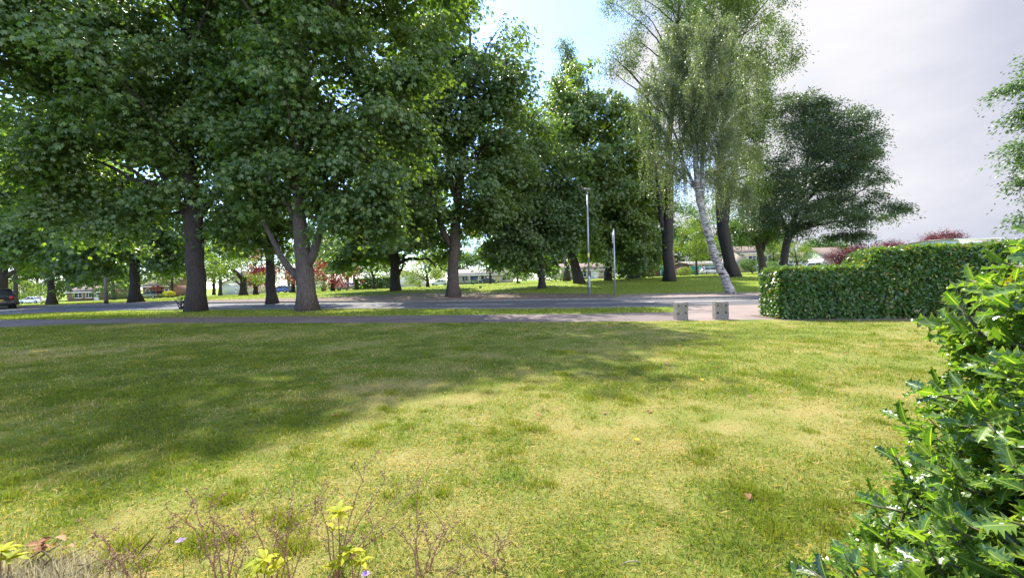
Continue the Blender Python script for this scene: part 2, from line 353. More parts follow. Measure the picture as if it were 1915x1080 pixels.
def dash(name, a, b, wd, label, yy):
    A = line([(x, yy(x)) for x in np.linspace(a, b, 8)], 12); B = A + np.array([0, wd]); V, Fc = strip(A, B, .008, 2); g = Geo(); g.add(V, Fc)
    return struct(g.build(name, MT['linepaint']), label=label)
yy = lambda x: np.interp(x, [0, 600, 820, 960, 1040, 1220, 1420], [581, 571.8, 570, 568.9, 567.6, 564.6, 561.2])
for a, b in ((120, 260), (330, 470), (560, 750), (815, 960), (1040, 1225), (1262, 1420)): dash('road_marking', a, b, .15, 'worn white dash on the road', yy)

# lawn sheet and blades
def dryness(x, y):
    a = fbm(x * .55, y * .55, 11, 4); b = fbm(x * 2.6, y * 2.6, 23, 3)
    c = fbm(x * 7, y * 7, 31, 2)
    base = .45 + (a - .5) * 1.35 + (b - .5) * 1.1 + (c - .5) * .5
    return np.clip(base - .10 * smooth(8, 13, y) - .1 * smooth(-1, -5, x), 0, 1)
LA = line(LAWN, 400)
def lawn_far(x): return np.interp(x, LA[:, 0], LA[:, 1])
xs = np.concatenate([np.linspace(-40, -18, 23), np.linspace(-17.5, 17.5, 176), np.linspace(18, 34, 17)]); tt = np.linspace(0, 1, 130) ** 1.2
X = np.repeat(xs[None], len(tt), 0); Y = -6 + tt[:, None] * (lawn_far(xs)[None] + 6)
V = np.stack([X, Y, np.full_like(X, .006) + (fbm(X * .8, Y * .8, 7) - .5) * .03 * (Y < lawn_far(X) - .3)], -1).reshape(-1, 3); nx = len(xs)
V[:, 2] = np.maximum(V[:, 2], .004)
i = (np.arange(len(tt) - 1)[:, None] * nx + np.arange(nx - 1)[None]).reshape(-1, 1)
g = Geo(); g.add(V, i + np.array([[0, 1, nx + 1, nx]]), dryness(V[:, 0], V[:, 1]) * .85)
struct(g.build('lawn', MT['lawn'], smooth=True), label='sun dried front lawn patched green and straw')

rng = np.random.default_rng(4)
def blades(g, x, y, h, w, dry, lean=.5, z=None, mix=True):
    n = len(x)
    if mix: dry = np.where(rng.uniform(0, 1, n) < dry * 1.08 - .07, rng.normal(.82, .13, n), rng.normal(.30, .14, n) - .12 * (1 - dry)); dry = np.clip(dry, .02, 1)
    th = rng.uniform(0, 2 * np.pi, n); ph = rng.uniform(0, 2 * np.pi, n); ln = np.abs(rng.normal(0, lean, n))
    B = np.stack([x, y, T(x, y) + .004 if z is None else z], -1)
    S = np.stack([np.cos(th), np.sin(th), 0 * th], -1) * w[:, None] * .5
    dr = np.stack([np.cos(ph) * ln, np.sin(ph) * ln, 1 / (1 + ln)], -1) * h[:, None]
    mid = B + dr * np.array([.4, .4, .62]); tip = B + dr
    V = np.stack([B - S, B + S, mid + S * .75, tip, mid - S * .75], 1)
    g.add(V.reshape(-1, 3), np.arange(n)[:, None] * 5 + np.arange(5)[None], np.repeat(np.clip(dry, 0, 1), 5))
g = Geo()
for y0, y1, dens, hh, ww in ((1.4, 2.4, 9000, .046, .0042), (2.4, 3.6, 5600, .046, .0052), (3.6, 5.5, 3000, .046, .0068), (5.5, 8.5, 1400, .046, .0095), (8.5, 15.5, 560, .046, .014)):
    xm = 1.36 * y1 + .3; n = int(dens * (y1 - y0) * 2 * xm)
    x = rng.uniform(-xm, xm, n); y = rng.uniform(y0, y1, n); k = (np.abs(x) < 1.36 * y + .3) & (y < lawn_far(x) - .02) & ~((x > 6.6) & (y > 11.4))
    x, y = x[k], y[k]; n = len(x); dr = dryness(x, y)
    keep = rng.uniform(0, 1, n) > .2 * dr; x, y, dr = x[keep], y[keep], dr[keep]; n = len(x)
    h = hh * rng.uniform(.45, 1.2, n) * (1.2 - .6 * dr)
    blades(g, x, y, h, np.full(n, ww), dr, 1.25)
# greener taller tufts
tf = []
for _ in range(620):
    y = 1.6 + 11.5 * rng.uniform() ** 1.2; x = rng.uniform(-1.3, 1.3) * y
    if fbm(np.array([x * .5]), np.array([y * .5]), 77)[0] < .46: continue
    if y > lawn_far(x) - .3 or (x > 6.3 and y > 11): continue
    tf.append((x, y, rng.uniform(.03, .14), rng.uniform(.045, .085)))
tf += [(-1.15 + 0 * k, 2.0, .11, .09) for k in range(1)] + [(-1.62, 2.05, .14, .10), (-2.03, 2.02, .13, .10), (1.35, 2.05, .13, .10), (.15, 3.55, .15, .10), (-.2, 3.5, .1, .08)]
for px, py, r in ((1115, 722, .10), (1150, 702, .12), (870, 822, .06), (960, 795, .10), (660, 832, .10), (555, 852, .09), (310, 887, .07), (1255, 662, .22), (875, 652, .3), (940, 712, .14), (1040, 700, .2), (1330, 668, .25), (1475, 705, .16), (1580, 720, .13), (1335, 820, .09), (1020, 770, .06), (1210, 690, .2), (1390, 700, .16), (720, 700, .3), (1060, 660, .3), (445, 905, .09), (760, 800, .1), (1520, 640, .4), (1160, 690, .16), (830, 760, .08), (1250, 745, .09), (1620, 690, .16)):
    q = flat(px, py); tf.append((q.x, q.y, r, .075))
for x0, y0, r, hh in tf:
    n = int(np.clip(230 * (r / .1) ** 2 * (2.5 / max(y0, 1.8)) ** 1.2, 25, 500)); n0 = n
    x = []; y = []
    for k in range(4):
        m = n0 // 4 + 1; cx = x0 + rng.normal(0, r * .55); cy_ = y0 + rng.normal(0, r * .45); x.append(cx + rng.normal(0, r * .36, m)); y.append(cy_ + rng.normal(0, r * .30, m))
    x = np.concatenate(x); y = np.concatenate(y); n = len(x); q = np.hypot(x - x0, y - y0)
    blades(g, x, y, hh * rng.uniform(.45, 1.15, n) * np.exp(-(q / (r * 1.3)) ** 2), np.full(n, .0034 * max(1, y0 / 3.2)), np.full(n, .24) + rng.normal(0, .1, n) + .08 * rng.uniform(), .6, mix=False)
struct(g.build('lawn_grass', MT['blade']), 'stuff', 'short patchy lawn grass, part green and part straw')
# verge and park grass
g = Geo()
n = 90000; y = rng.uniform(15.5, 60, n) ; x = rng.uniform(-1.4, 1.05, n) * y
A1 = line(PFAR, 300); A2 = line(RNEAR, 300); A3 = line(RFAR, 300); fm = lambda A, x: np.interp(x, A[:, 0], A[:, 1])
endx = flat(1262, 583)[0]
verge = (y > fm(A1, x) + .1) & (y < fm(A2, x) - .2) & (x < endx - .1)
far = y > fm(A3, x) + np.where(x < 6, 4.5, 3.6)
k = verge | far; x, y = x[k], y[k]; n = len(x)
blades(g, x, y, rng.uniform(.04, .10, n) * np.where(y < 25, .9, 1.2), .012 + .0007 * y, np.clip(fbm(x * .3, y * .3, 9) * .6 - .08, 0, 1), .6)
n = 30000; t = rng.uniform(0, 1, n); x = np.interp(t, np.linspace(0, 1, 300), A1[:, 0]); y = fm(A1, x) + rng.uniform(.05, 4.5, n)
k = (y < fm(A2, x) - .2) & (x < endx - .1) & (x > -34); x, y = x[k], y[k]; n = len(x)
blades(g, x, y, rng.uniform(.03, .09, n), np.full(n, .022), np.clip(fbm(x * .4, y * .4, 19) * .6 - .1, 0, 1), .6)
struct(g.build('park_grass', MT['blade']), 'stuff', 'green grass of the verge and the park beyond the road')

# ================================================================== TREES
def bez(a, c, b, n):
    t = np.linspace(0, 1, n)[:, None]; return a * (1 - t) ** 2 + 2 * c * t * (1 - t) + b * t * t
def wobble(P, r, rg, s=.35):
    P = P.copy(); P[1:-1] += rg.normal(0, s, (len(P) - 2, 3)) * np.asarray(r)[1:-1, None]; return P
def polyline(pts, d, dy=0):
    P = []; r = []
    for i, q in enumerate(pts):
        dd = d + (q[3] if len(q) > 3 else dy * i / max(1, len(pts) - 1)); P.append(list(W(q[0], q[1], dd))); r.append(q[2] / 2 * dd / F * math.cos(math.atan((q[0] - 957) / F)))
    return np.array(P), np.array(r)
def resample(P, r, n):
    s = np.concatenate([[0], np.cumsum(np.linalg.norm(np.diff(P, axis=0), axis=1))]); t = np.linspace(0, s[-1], n)
    return np.stack([np.interp(t, s, P[:, k]) for k in range(3)], -1), np.interp(t, s, r)
def tree(name, label, px, d, trunk, crown, kind='chestnut', leafm=None, ns=500, per=14, L=.2, sig=(.5, .2), limbs=(), nlimb=16, bark='bark',
         seed=1, cat='tree', group=None, flare=1.55, shell=.5, lean_dy=0, rndb=0, twigs=True, lump=.22, bough=12, tier=.15):
    rg = np.random.default_rng(seed); b = GP(px, d); root = thing(name, label, cat, b, 0, group); o = np.array(b)
    P, r = polyline(trunk[1:], d, lean_dy); r0 = trunk[0] / 2 * d / F * math.cos(math.atan((px - 957) / F))
    P = np.concatenate([[o], P]); r = np.concatenate([[r0], r]); top = P[-1].copy()
    gt = Geo(); Pr, rr = resample(P, r, 22); hgt = Pr[:, 2] - o[2]
    fl = 1 + (flare - 1) * np.exp(-hgt / .45); Pr = wobble(Pr, rr, rg, .07); Pr[0, 2] -= .25
    gt.tube(Pr, rr * fl * rg.uniform(.94, 1.06, 22), 14, True, None, .16 * np.exp(-hgt / .5) + .03)
    for lb in limbs:
        Q, q = polyline(lb, d, 0); Q, q = resample(Q, q, 10); gt.tube(wobble(Q, q, rg, .3), q, 8)
    # crown clumps
    C = []; O = []
    E = []
    vol = np.array([c[2] * c[3] for c in crown], float); vol /= vol.sum()
    for c, f in zip(crown, vol):
        dd = d + (c[4] if len(c) > 4 else 0); ce = np.array(W(c[0], c[1], dd)); rx = c[2] * dd / F * math.cos(math.atan((c[0] - 957) / F)) ** .5; rz = c[3] * dd / F
        ry = c[5] if len(c) > 5 else min(rx, 7.0) * .95
        n = max(3, int(ns * f)); nb = max(3, n // bough); u = unit(rg.normal(0, 1, (nb, 3)))
        lm = 1 + lump * np.sin(u[:, 0] * 5 + rg.uniform(0, 6)) * np.sin(u[:, 2] * 6 + rg.uniform(0, 6)) * np.sin(u[:, 1] * 5 + rg.uniform(0, 6)) * 2
        q = (shell + (1 - shell) * rg.uniform(0, 1, nb) ** .7) * lm
        cb = ce + u * q[:, None] * np.array([rx, ry, rz]); ob = unit(u * np.array([1, 1, .25]) + rg.normal(0, .25, (nb, 3))); k = rg.integers(0, nb, n); sz = np.clip(rx / 4.5, .55, 1.25)
        ob = ob[k]; tg = unit(np.cross(ob, np.array([0, 0, 1.]))); du = rg.uniform(-1.3, .55, n) * sz; dt = rg.normal(0, .42, n) * sz * (1.2 - .5 * (du / sz + 1.3) / 1.85)
        cc_ = cb[k] + ob * du[:, None] + tg * dt[:, None]; cc_[:, 2] += rg.normal(0, tier, n) * sz - .22 * dt ** 2 - .18 * np.clip(du, 0, 2) ** 2
        C.append(cc_); O.append(unit(ob + tg * (dt * .6)[:, None] + rg.normal(0, .2, (n, 3)))); E.append((ce, rx, rz))
    C = np.concatenate(C); O = np.concatenate(O)
    ok = C[:, 2] > T(C[:, 0], C[:, 1]) + 1.0; C, O = C[ok], O[ok]
    # skeleton
    na = min(nlimb, len(C)); at = [int(rg.integers(len(C)))]; dm = np.linalg.norm(C - C[at[0]], axis=1)
    while len(at) < na:
        k = int(np.argmax(dm * rg.uniform(.7, 1, len(C)))); at.append(k); dm = np.minimum(dm, np.linalg.norm(C - C[k], axis=1))
    Ac = C[at]; zmin = o[2] + (top[2] - o[2]) * .30
    gb = Geo(); nodes = []
    for a in Ac:
        a = a + (np.array([Pr[-1, 0], Pr[-1, 1], a[2]]) - a) * .12
        hd = math.hypot(a[0] - top[0], a[1] - top[1]); zs = np.clip(a[2] - .75 * hd - .6, zmin, top[2]); j = int(np.argmin(abs(Pr[:, 2] - zs))); s = Pr[j]
        dist = np.linalg.norm(a - s); c = s * .45 + a * .55 + np.array([0, 0, .12 * dist * (1 if a[2] > s[2] else .8)]) + rg.normal(0, .06 * dist, 3)
        n = 9; Q = bez(s, c, a, n); q0 = min(rr[j] * .55, .03 + .014 * dist); q = np.linspace(q0, .018, n); gt.tube(wobble(Q, q, rg, .8), q, 6, False)
        nodes.append(Q[3:]); 
    if twigs and len(nodes):
        Nn = np.concatenate(nodes)
        for k in range(0, len(C), max(1, len(C) // 260)):
            j = int(np.argmin(np.linalg.norm(Nn - C[k], axis=1))); s = Nn[j]; dist = np.linalg.norm(C[k] - s)
            if dist < .2 or dist > 5: continue
            gt.tube(bez(s, (s + C[k]) / 2 + np.array([0, 0, .15 * dist]) + rg.normal(0, .08 * dist, 3), C[k], 5), np.linspace(.022, .007, 5), 4, False)
    gt.build('trunk', MT[bark], root, smooth=True, origin=o)
    gl = Geo(); S = len(C); n = S * per; ci = np.repeat(np.arange(S), per); off = rg.normal(0, 1, (n, 3)) * np.array([sig[0], sig[0], sig[1]])
    off = off + O[ci] * rg.uniform(-.3, .6, n)[:, None] * sig[0]; rad2 = off[:, 0] ** 2 + off[:, 1] ** 2; off[:, 2] -= .35 * rad2 / (sig[0] * 1.5)
    Pp = C[ci] + off; A = O[ci] * .6 + unit(off + 1e-6) * .7 + rg.normal(0, .35, (n, 3)); A[:, 2] -= .25
    rn = np.clip(rg.normal(.42 + rndb, .14, S)[ci] + rg.normal(0, .12, n), 0, 1)
    if kind == 'chestnut': palmate(gl, rg, Pp, A, L * rg.uniform(.55, 1.3, n), rn)
    else:
        Up = np.array([0, 0, 1.]) + rg.normal(0, .6, (n, 3)); leaves(gl, Pp, A, Up, L * rg.uniform(.7, 1.25, n), L * rg.uniform(.4, .6, n), rn, .1, .12)
    gl.build('crown', MT[leafm or kind], root, origin=o)
    return root

CH = 'chestnut'; G1 = None
# --- verge and roadside horse chestnuts, from the left
tree('chestnut_tree', 'huge dark chestnut crown spilling in from the left edge, trunk out of view', -230, 20, (34, (-225, 480, 28), (-210, 200, 20), (-190, -80, 9)),
     [(-90, 60, 200, 130), (30, 60, 150, 110), (90, 0, 140, 90), (-160, -110, 190, 110), (0, -100, 150, 90), (-130, 260, 120, 90)], ns=1350, per=18, L=.215, tier=.22, seed=11)
tree('chestnut_tree', 'horse chestnut on the verge with the thickest straight trunk, left of the forked trunk', 365, 23.2, (38, (366, 520, 37), (362, 420, 34), (352, 300, 26), (345, 120, 18), (345, -80, 7)),
     [(330, 130, 210, 190), (220, 300, 150, 120), (400, 310, 120, 90), (340, -80, 180, 120), (200, 120, 130, 120), (440, 130, 120, 180), (160, 400, 110, 75), (285, 410, 60, 55), (430, 395, 60, 45), (110, 320, 90, 80), (330, -150, 190, 100, -3), (150, 290, 110, 90)], ns=3400, per=17, L=.215, tier=.24, seed=12,
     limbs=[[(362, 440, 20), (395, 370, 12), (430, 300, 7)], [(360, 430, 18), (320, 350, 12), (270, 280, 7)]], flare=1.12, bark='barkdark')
tree('chestnut_tree', 'horse chestnut on the verge with ridged grey trunk forking low into three limbs', 573, 21.3, (42, (571, 540, 35), (566, 490, 33), (560, 420, 27), (556, 330, 22), (565, 120, 15), (580, -90, 6)),
     [(590, 120, 200, 200), (690, 320, 100, 110), (490, 260, 100, 110), (590, -70, 190, 110), (740, 130, 110, 160), (610, 280, 110, 80), (660, 395, 65, 45), (460, 370, 55, 45), (715, 395, 60, 45), (800, -60, 85, 90), (540, -130, 160, 100, -3), (650, -110, 120, 90, -3)], ns=3000, per=17, L=.215, tier=.24, seed=13,
     limbs=[[(570, 530, 17), (545, 505, 15), (520, 470, 12), (495, 420, 9), (470, 350, 6)], [(572, 500, 20), (588, 465, 17), (606, 415, 14), (625, 350, 10), (650, 270, 6)],
            [(560, 430, 12), (530, 370, 9), (510, 300, 6)]], flare=1.16)
tree('chestnut_tree', 'slender dark trunked chestnut across the road, between the two verge trunks', 508, 31, (18, (505, 500, 17), (500, 450, 15), (492, 380, 10), (490, 200, 6)),
     [(490, 230, 130, 150), (455, 410, 80, 55), (545, 385, 60, 45), (530, 440, 40, 30)], ns=1000, per=12, L=.28, seed=14, bark='barkdark',
     limbs=[[(503, 470, 10), (516, 430, 8), (525, 380, 5)]], flare=1.5)
tree('chestnut_tree', 'chestnut across the road with bark flaring at its foot, left of the thick verge trunk', 254, 40, (21, (252, 510, 20), (250, 440, 19), (245, 330, 12), (240, 180, 6)),
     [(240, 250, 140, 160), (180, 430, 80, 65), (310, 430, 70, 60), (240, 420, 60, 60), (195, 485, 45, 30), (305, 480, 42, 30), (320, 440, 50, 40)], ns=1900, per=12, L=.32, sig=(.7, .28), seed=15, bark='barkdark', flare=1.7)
tree('chestnut_tree', 'chestnut trunk standing alone between the white car and the concrete post', 97, 43, (17, (95, 530, 14), (88, 480, 15), (80, 400, 11), (80, 250, 6)),
     [(90, 330, 110, 120), (140, 450, 70, 55), (50, 430, 80, 45), (165, 495, 48, 45), (40, 480, 45, 25)], ns=1600, per=12, L=.32, sig=(.7, .28), seed=16, bark='barkdark',
     limbs=[[(88, 490, 8), (110, 460, 5), (140, 430, 3)]])
tree('chestnut_tree', 'forked dark tree behind the black car at the left edge', 4, 46, (26, (6, 500, 22), (14, 450, 18), (20, 380, 12), (20, 250, 6)),
     [(-10, 330, 100, 110), (40, 420, 60, 40), (-60, 430, 70, 60)], ns=1000, per=12, L=.32, sig=(.7, .28), seed=17, bark='barkdark',
     limbs=[[(8, 520, 14), (40, 500, 8), (75, 488, 5), (100, 470, 3)], [(12, 470, 9), (-10, 420, 6)]])
tree('chestnut_tree', 'tall chestnut across the road, pale brown trunk forking beside the dark spreading tree', 847, 33.5, (23, (848, 500, 20), (850, 450, 20), (853, 400, 17), (862, 320, 13), (875, 200, 9), (880, 60, 4)),
     [(850, 170, 130, 150), (950, 230, 72, 100), (780, 250, 90, 130), (830, 360, 130, 55), (930, 340, 70, 70), (830, 30, 90, 60), (765, 410, 65, 45), (900, 400, 50, 40)], ns=2800, per=13, L=.27, sig=(.6, .22), seed=18,
     limbs=[[(848, 465, 13), (832, 440, 12), (815, 400, 9), (800, 350, 7), (790, 280, 4)], [(862, 330, 10), (890, 300, 8), (915, 250, 5)], [(855, 380, 10), (840, 320, 9), (835, 250, 6)]], flare=1.3)
tree('chestnut_tree', 'dark spreading tree with long low boughs reaching right over the park', 739, 46, (18, (738, 500, 17), (736, 460, 16), (738, 400, 11), (740, 300, 6)),
     [(740, 340, 110, 100), (675, 445, 65, 50), (790, 440, 60, 38), (740, 420, 90, 55), (825, 470, 28, 22), (650, 480, 38, 28), (700, 470, 40, 30)], ns=1600, per=12, L=.32, sig=(.7, .26), seed=19, bark='barkdark',
     limbs=[[(738, 490, 8), (770, 485, 6), (800, 482, 5), (815, 500, 3)], [(738, 487, 8), (775, 465, 6), (820, 440, 4)], [(736, 470, 7), (700, 450, 5), (665, 440, 3)], [(744, 515, 6), (752, 500, 4), (756, 480, 3)]], flare=1.3)
tree('chestnut_tree', 'low hung chestnut whose dark crown nearly touches the grass left of the lamp post', 1014, 41, (12, (1012, 490, 11), (1005, 420, 9), (1000, 300, 5)),
     [(985, 310, 98, 105), (1000, 440, 92, 60), (935, 420, 52, 70), (1055, 390, 50, 85), (960, 470, 50, 32)], ns=2700, per=13, L=.28, sig=(.6, .22), seed=20, bark='barkdark')
tree('chestnut_tree', 'leaning chestnut trunk just left of the lamp post with sunlit pointed top', 1085, 46, (19, (1074, 495, 17), (1064, 460, 15), (1075, 380, 10), (1100, 250, 7), (1100, 160, 3)),
     [(1110, 270, 92, 110), (1060, 235, 58, 75), (1155, 390, 80, 90), (1120, 380, 75, 90), (1080, 160, 44, 50), (1150, 220, 60, 65), (1190, 330, 50, 60)], ns=2900, per=13, L=.29, sig=(.6, .24), seed=21, bark='barkdark', flare=1.3, rndb=.3)
tree('chestnut_tree', 'short dark trunk between the lamp post and the bus stop post', 1138, 50, (14, (1138, 490, 13), (1140, 440, 11), (1145, 380, 6)),
     [(1150, 420, 65, 65), (1180, 470, 50, 35), (1105, 465, 45, 32)], ns=900, per=12, L=.31, sig=(.7, .26), seed=22, bark='barkdark', flare=1.3)
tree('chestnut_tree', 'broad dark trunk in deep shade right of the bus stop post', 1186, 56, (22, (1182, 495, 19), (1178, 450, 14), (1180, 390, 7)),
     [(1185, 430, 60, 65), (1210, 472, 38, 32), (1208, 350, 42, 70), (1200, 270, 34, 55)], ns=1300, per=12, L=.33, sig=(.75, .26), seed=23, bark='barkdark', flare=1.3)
# --- tall pale trees on the right
tree('poplar_tree', 'tall narrow tree top rising pale behind the leaning chestnut', 1060, 64, (10, (1060, 400, 9), (1060, 200, 5), (1058, 90, 1)),
     [(1060, 175, 28, 65), (1056, 108, 14, 36)], 'broad', 'grey', ns=520, per=14, L=.34, sig=(.6, .5), seed=24, lump=.1)
tree('willow_tree', 'tall twin stemmed dark trunk left of the birch with airy grey green top', 1253, 44, (23, (1250, 480, 20), (1247, 430, 22), (1252, 380, 16), (1250, 280, 12), (1262, 150, 8), (1270, 0, 4)),
     [(1150, 110, 55, 50), (1180, 50, 60, 60), (1270, 40, 90, 120), (1250, 180, 75, 75), (1250, -60, 110, 80), (1215, 300, 40, 60)], 'broad', 'grey', ns=1050, per=30, L=.20, sig=(.38, .4), seed=25, bark='barkdark', nlimb=34, tier=.55,
     limbs=[[(1246, 450, 12), (1236, 420, 10), (1228, 340, 8), (1222, 250, 6), (1205, 160, 4), (1150, 110, 2)], [(1252, 330, 7), (1275, 270, 6), (1290, 200, 4)]], shell=.25, flare=1.25, bough=8)
tree('willow_tree', 'tall double trunk directly behind the birch, leaning left under a full grey green crown', 1372, 47, (26, (1362, 480, 24), (1352, 430, 23), (1345, 370, 16), (1350, 250, 12), (1370, 100, 7), (1390, -60, 3)),
     [(1400, 60, 85, 130), (1420, -40, 60, 80), (1380, 200, 75, 90), (1420, 210, 60, 80), (1340, 40, 75, 120), (1460, 130, 40, 80), (1380, 330, 60, 70), (1300, 0, 70, 90), (1420, 320, 45, 60)], 'broad', 'willow', ns=2300, per=30, L=.23, sig=(.38, .42), seed=26, bark='barkdark', nlimb=30, tier=.6,
     limbs=[[(1352, 440, 13), (1362, 380, 12), (1375, 300, 9), (1395, 180, 6)], [(1350, 330, 8), (1325, 260, 6), (1300, 180, 3)]], shell=.3, flare=1.25)
tree('park_tree', 'forked tree in the park just left of the round crowned tree above the hedge', 1428, 54, (16, (1424, 480, 14), (1418, 455, 12), (1410, 410, 8), (1410, 330, 4)),
     [(1420, 370, 60, 65), (1395, 430, 45, 38), (1440, 430, 35, 28)], 'broad', 'broad', ns=750, per=26, L=.28, sig=(.5, .2), seed=27, bark='bark',
     limbs=[[(1424, 470, 9), (1436, 445, 7), (1450, 410, 4)]], flare=1.25)
tree('park_tree', 'broad round crowned tree leaning right beside the end of the hedge', 1464, 48, (17, (1468, 470, 15), (1475, 440, 15), (1490, 400, 10), (1505, 330, 7), (1520, 230, 3)),
     [(1500, 290, 110, 90), (1560, 280, 78, 80), (1590, 355, 58, 50), (1470, 370, 80, 65), (1540, 400, 85, 42), (1520, 215, 55, 45), (1640, 388, 46, 22), (1628, 310, 42, 36), (1585, 425, 40, 25), (1490, 200, 45, 40)], 'broad', 'sycamore', ns=3000, per=30, L=.25, tier=.24, sig=(.5, .16), seed=28, bark='barkdark',
     limbs=[[(1476, 440, 9), (1520, 415, 6), (1570, 395, 4), (1620, 385, 2)], [(1474, 445, 8), (1462, 410, 6), (1450, 360, 4)], [(1490, 400, 8), (1530, 350, 6), (1580, 300, 3)]], nlimb=26, flare=1.25)
tree('overhanging_tree', 'green tree reaching in from the right edge above the holly', 2110, 19, (26, (2105, 400, 20), (2090, 250, 13), (2070, 80, 6)),
     [(2025, 270, 130, 80), (2050, 160, 130, 70), (1985, 335, 75, 38), (2070, 370, 110, 60), (1968, 400, 55, 24), (2000, 200, 90, 60), (2000, 125, 80, 45)], 'broad', 'broad', ns=1400, per=34, L=.15, sig=(.36, .10), seed=29, lump=.3)

# --- weeping birch
def birch():
    rg = np.random.default_rng(31); d = 29.4; b = GP(1370, d); o = np.array(b); root = thing('birch_tree', 'leaning white barked weeping birch beside the far pavement', 'tree', b)
    tr = [(1356, 520, 17), (1341, 488, 15.5), (1328, 450, 14.5), (1317, 410, 13.5), (1308, 375, 12.5), (1303, 340, 11), (1301, 290, 10), (1300, 240, 8.5), (1304, 180, 7), (1308, 120, 5), (1310, 60, 3), (1312, 30, 1.5)]
    P, r = polyline(tr, d); P = np.concatenate([[o - np.array([0, 0, .2])], P]); r = np.concatenate([[.36], r]); gt = Geo()
    Pr, rr = resample(P, r, 40); gt.tube(wobble(Pr, rr, rg, .12), rr, 12, True, None, .05 * np.ones(40))
    second = [(1312, 372, 9), (1316, 330, 9), (1316, 270, 8), (1314, 220, 6.5), (1322, 150, 5), (1335, 90, 3), (1345, 40, 1.5)]
    mains = [second, [(1306, 365, 8), (1292, 340, 7), (1280, 310, 5), (1262, 250, 4), (1235, 190, 3), (1205, 150, 2)], [(1303, 300, 6), (1290, 250, 5), (1270, 190, 4), (1250, 140, 2.5), (1215, 120, 1.5)],
             [(1316, 290, 5), (1330, 265, 4), (1355, 235, 3.2), (1390, 200, 2.5), (1420, 190, 1.5)], [(1312, 330, 4), (1345, 315, 3), (1365, 300, 2)],
             [(1296, 350, 4), (1270, 320, 3), (1240, 290, 2.2), (1205, 285, 1.2)], [(1285, 320, 3), (1255, 270, 2.4), (1220, 220, 1.8), (1190, 205, 1)], [(1320, 300, 4), (1360, 260, 3), (1400, 270, 2), (1425, 290, 1)], [(1318, 340, 3), (1350, 330, 2.4), (1385, 340, 1.8), (1410, 360, 1)], [(1306, 240, 4), (1260, 180, 3), (1215, 160, 2), (1195, 165, 1)],
             [(1320, 170, 4), (1350, 130, 3), (1390, 110, 2), (1430, 120, 1.2)], [(1303, 200, 4), (1275, 130, 3), (1240, 80, 1.6)], [(1302, 260, 4), (1330, 215, 3), (1370, 160, 2)], [(1308, 120, 3), (1330, 70, 2), (1370, 50, 1.2)], [(1304, 160, 3), (1280, 100, 2), (1262, 50, 1)]]
    src = [(Pr[22:], rr[22:])]
    for k, lb in enumerate(mains):
        Q, q = polyline(lb, d, rg.uniform(-3, 3) if k else -.4); Q, q = resample(Q, q, 14); gt.tube(wobble(Q, q, rg, .4), q, 7); src.append((Q[3:], q[3:]))
    for k in range(16):   # boughs out towards and away from the viewer
        s = Pr[int(rg.integers(20, 38))]; a = rg.uniform(0, 6.28); e = s + np.array([math.cos(a) * rg.uniform(1.5, 3.4), math.sin(a) * rg.uniform(1.5, 3.6), rg.uniform(.8, 2.6)])
        Q = bez(s, (s + e) / 2 + np.array([0, 0, .3]), e, 9); q = np.linspace(.06, .015, 9); gt.tube(Q, q, 6, False); src.append((Q[2:], q[2:]))
    gt.build('trunk', MT['birchbark'], root, smooth=True, origin=o)
    gs = Geo(); gl = Geo(); allS = np.concatenate([s[0] for s in src])
    m = 1900
    for k in range(m):
        s = allS[int(rg.integers(len(allS)))] + rg.normal(0, .12, 3); a = rg.uniform(0, 6.28); out = rg.uniform(.15, .8); dn = rg.uniform(.8, 3.6) * (1 if s[2] > 6 else .7)
        dn = min(dn, s[2] - 2.6)
        if dn < .3: continue
        h = np.array([math.cos(a), math.sin(a), 0]) * out; e = s + h + np.array([0, 0, -dn]); c = s + h * 1.05 + np.array([0, 0, .35 * out])
        Q = bez(s, c, e, 8); gs.tube(Q, np.linspace(.011, .004, 8), 3, False)
        n = int(14 + dn * 22); t = rg.uniform(.15, 1, n); Pp = np.stack([np.interp(t, np.linspace(0, 1, 8), Q[:, i]) for i in range(3)], -1) + rg.normal(0, .07, (n, 3))
        D = rg.normal(0, .6, (n, 3)) + np.array([0, 0, -.8]); leaves(gl, Pp, D, rg.normal(0, 1, (n, 3)), .10 * rg.uniform(.7, 1.3, n), .07, np.clip(rg.normal(.5, .2, n), 0, 1), .1, .05)
    gs.build('hanging_twigs', MT['twig'], root, origin=o); gl.build('crown', MT['birch'], root, origin=o)
m, nt_, N_, L_, P_ = mat('birch_bark')
v = coords(N_, L_, (1.2, 1.2, 5)); a_ = noise(N_, L_, v, 2.2, 6, .65); v2 = coords(N_, L_, (3, 3, 22)); b_ = noise(N_, L_, v2, 1.6, 4, .6)
mn = N_.new('ShaderNodeMath'); mn.operation = 'MULTIPLY_ADD'; mn.inputs[1].default_value = .45; L_.new(b_, mn.inputs[0]); L_.new(a_, mn.inputs[2])
r_ = ramp(N_, [(.62, (.04, .034, .032)), (.70, (.22, .20, .19)), (.80, (.46, .44, .42))]); L_.new(mn.outputs[0], r_.inputs[0]); L_.new(r_.outputs[0], P_.inputs['Base Color'])
P_.inputs['Roughness'].default_value = .8; bump(N_, L_, a_, P_, .4, .02); MT['birchbark'] = m
birch()

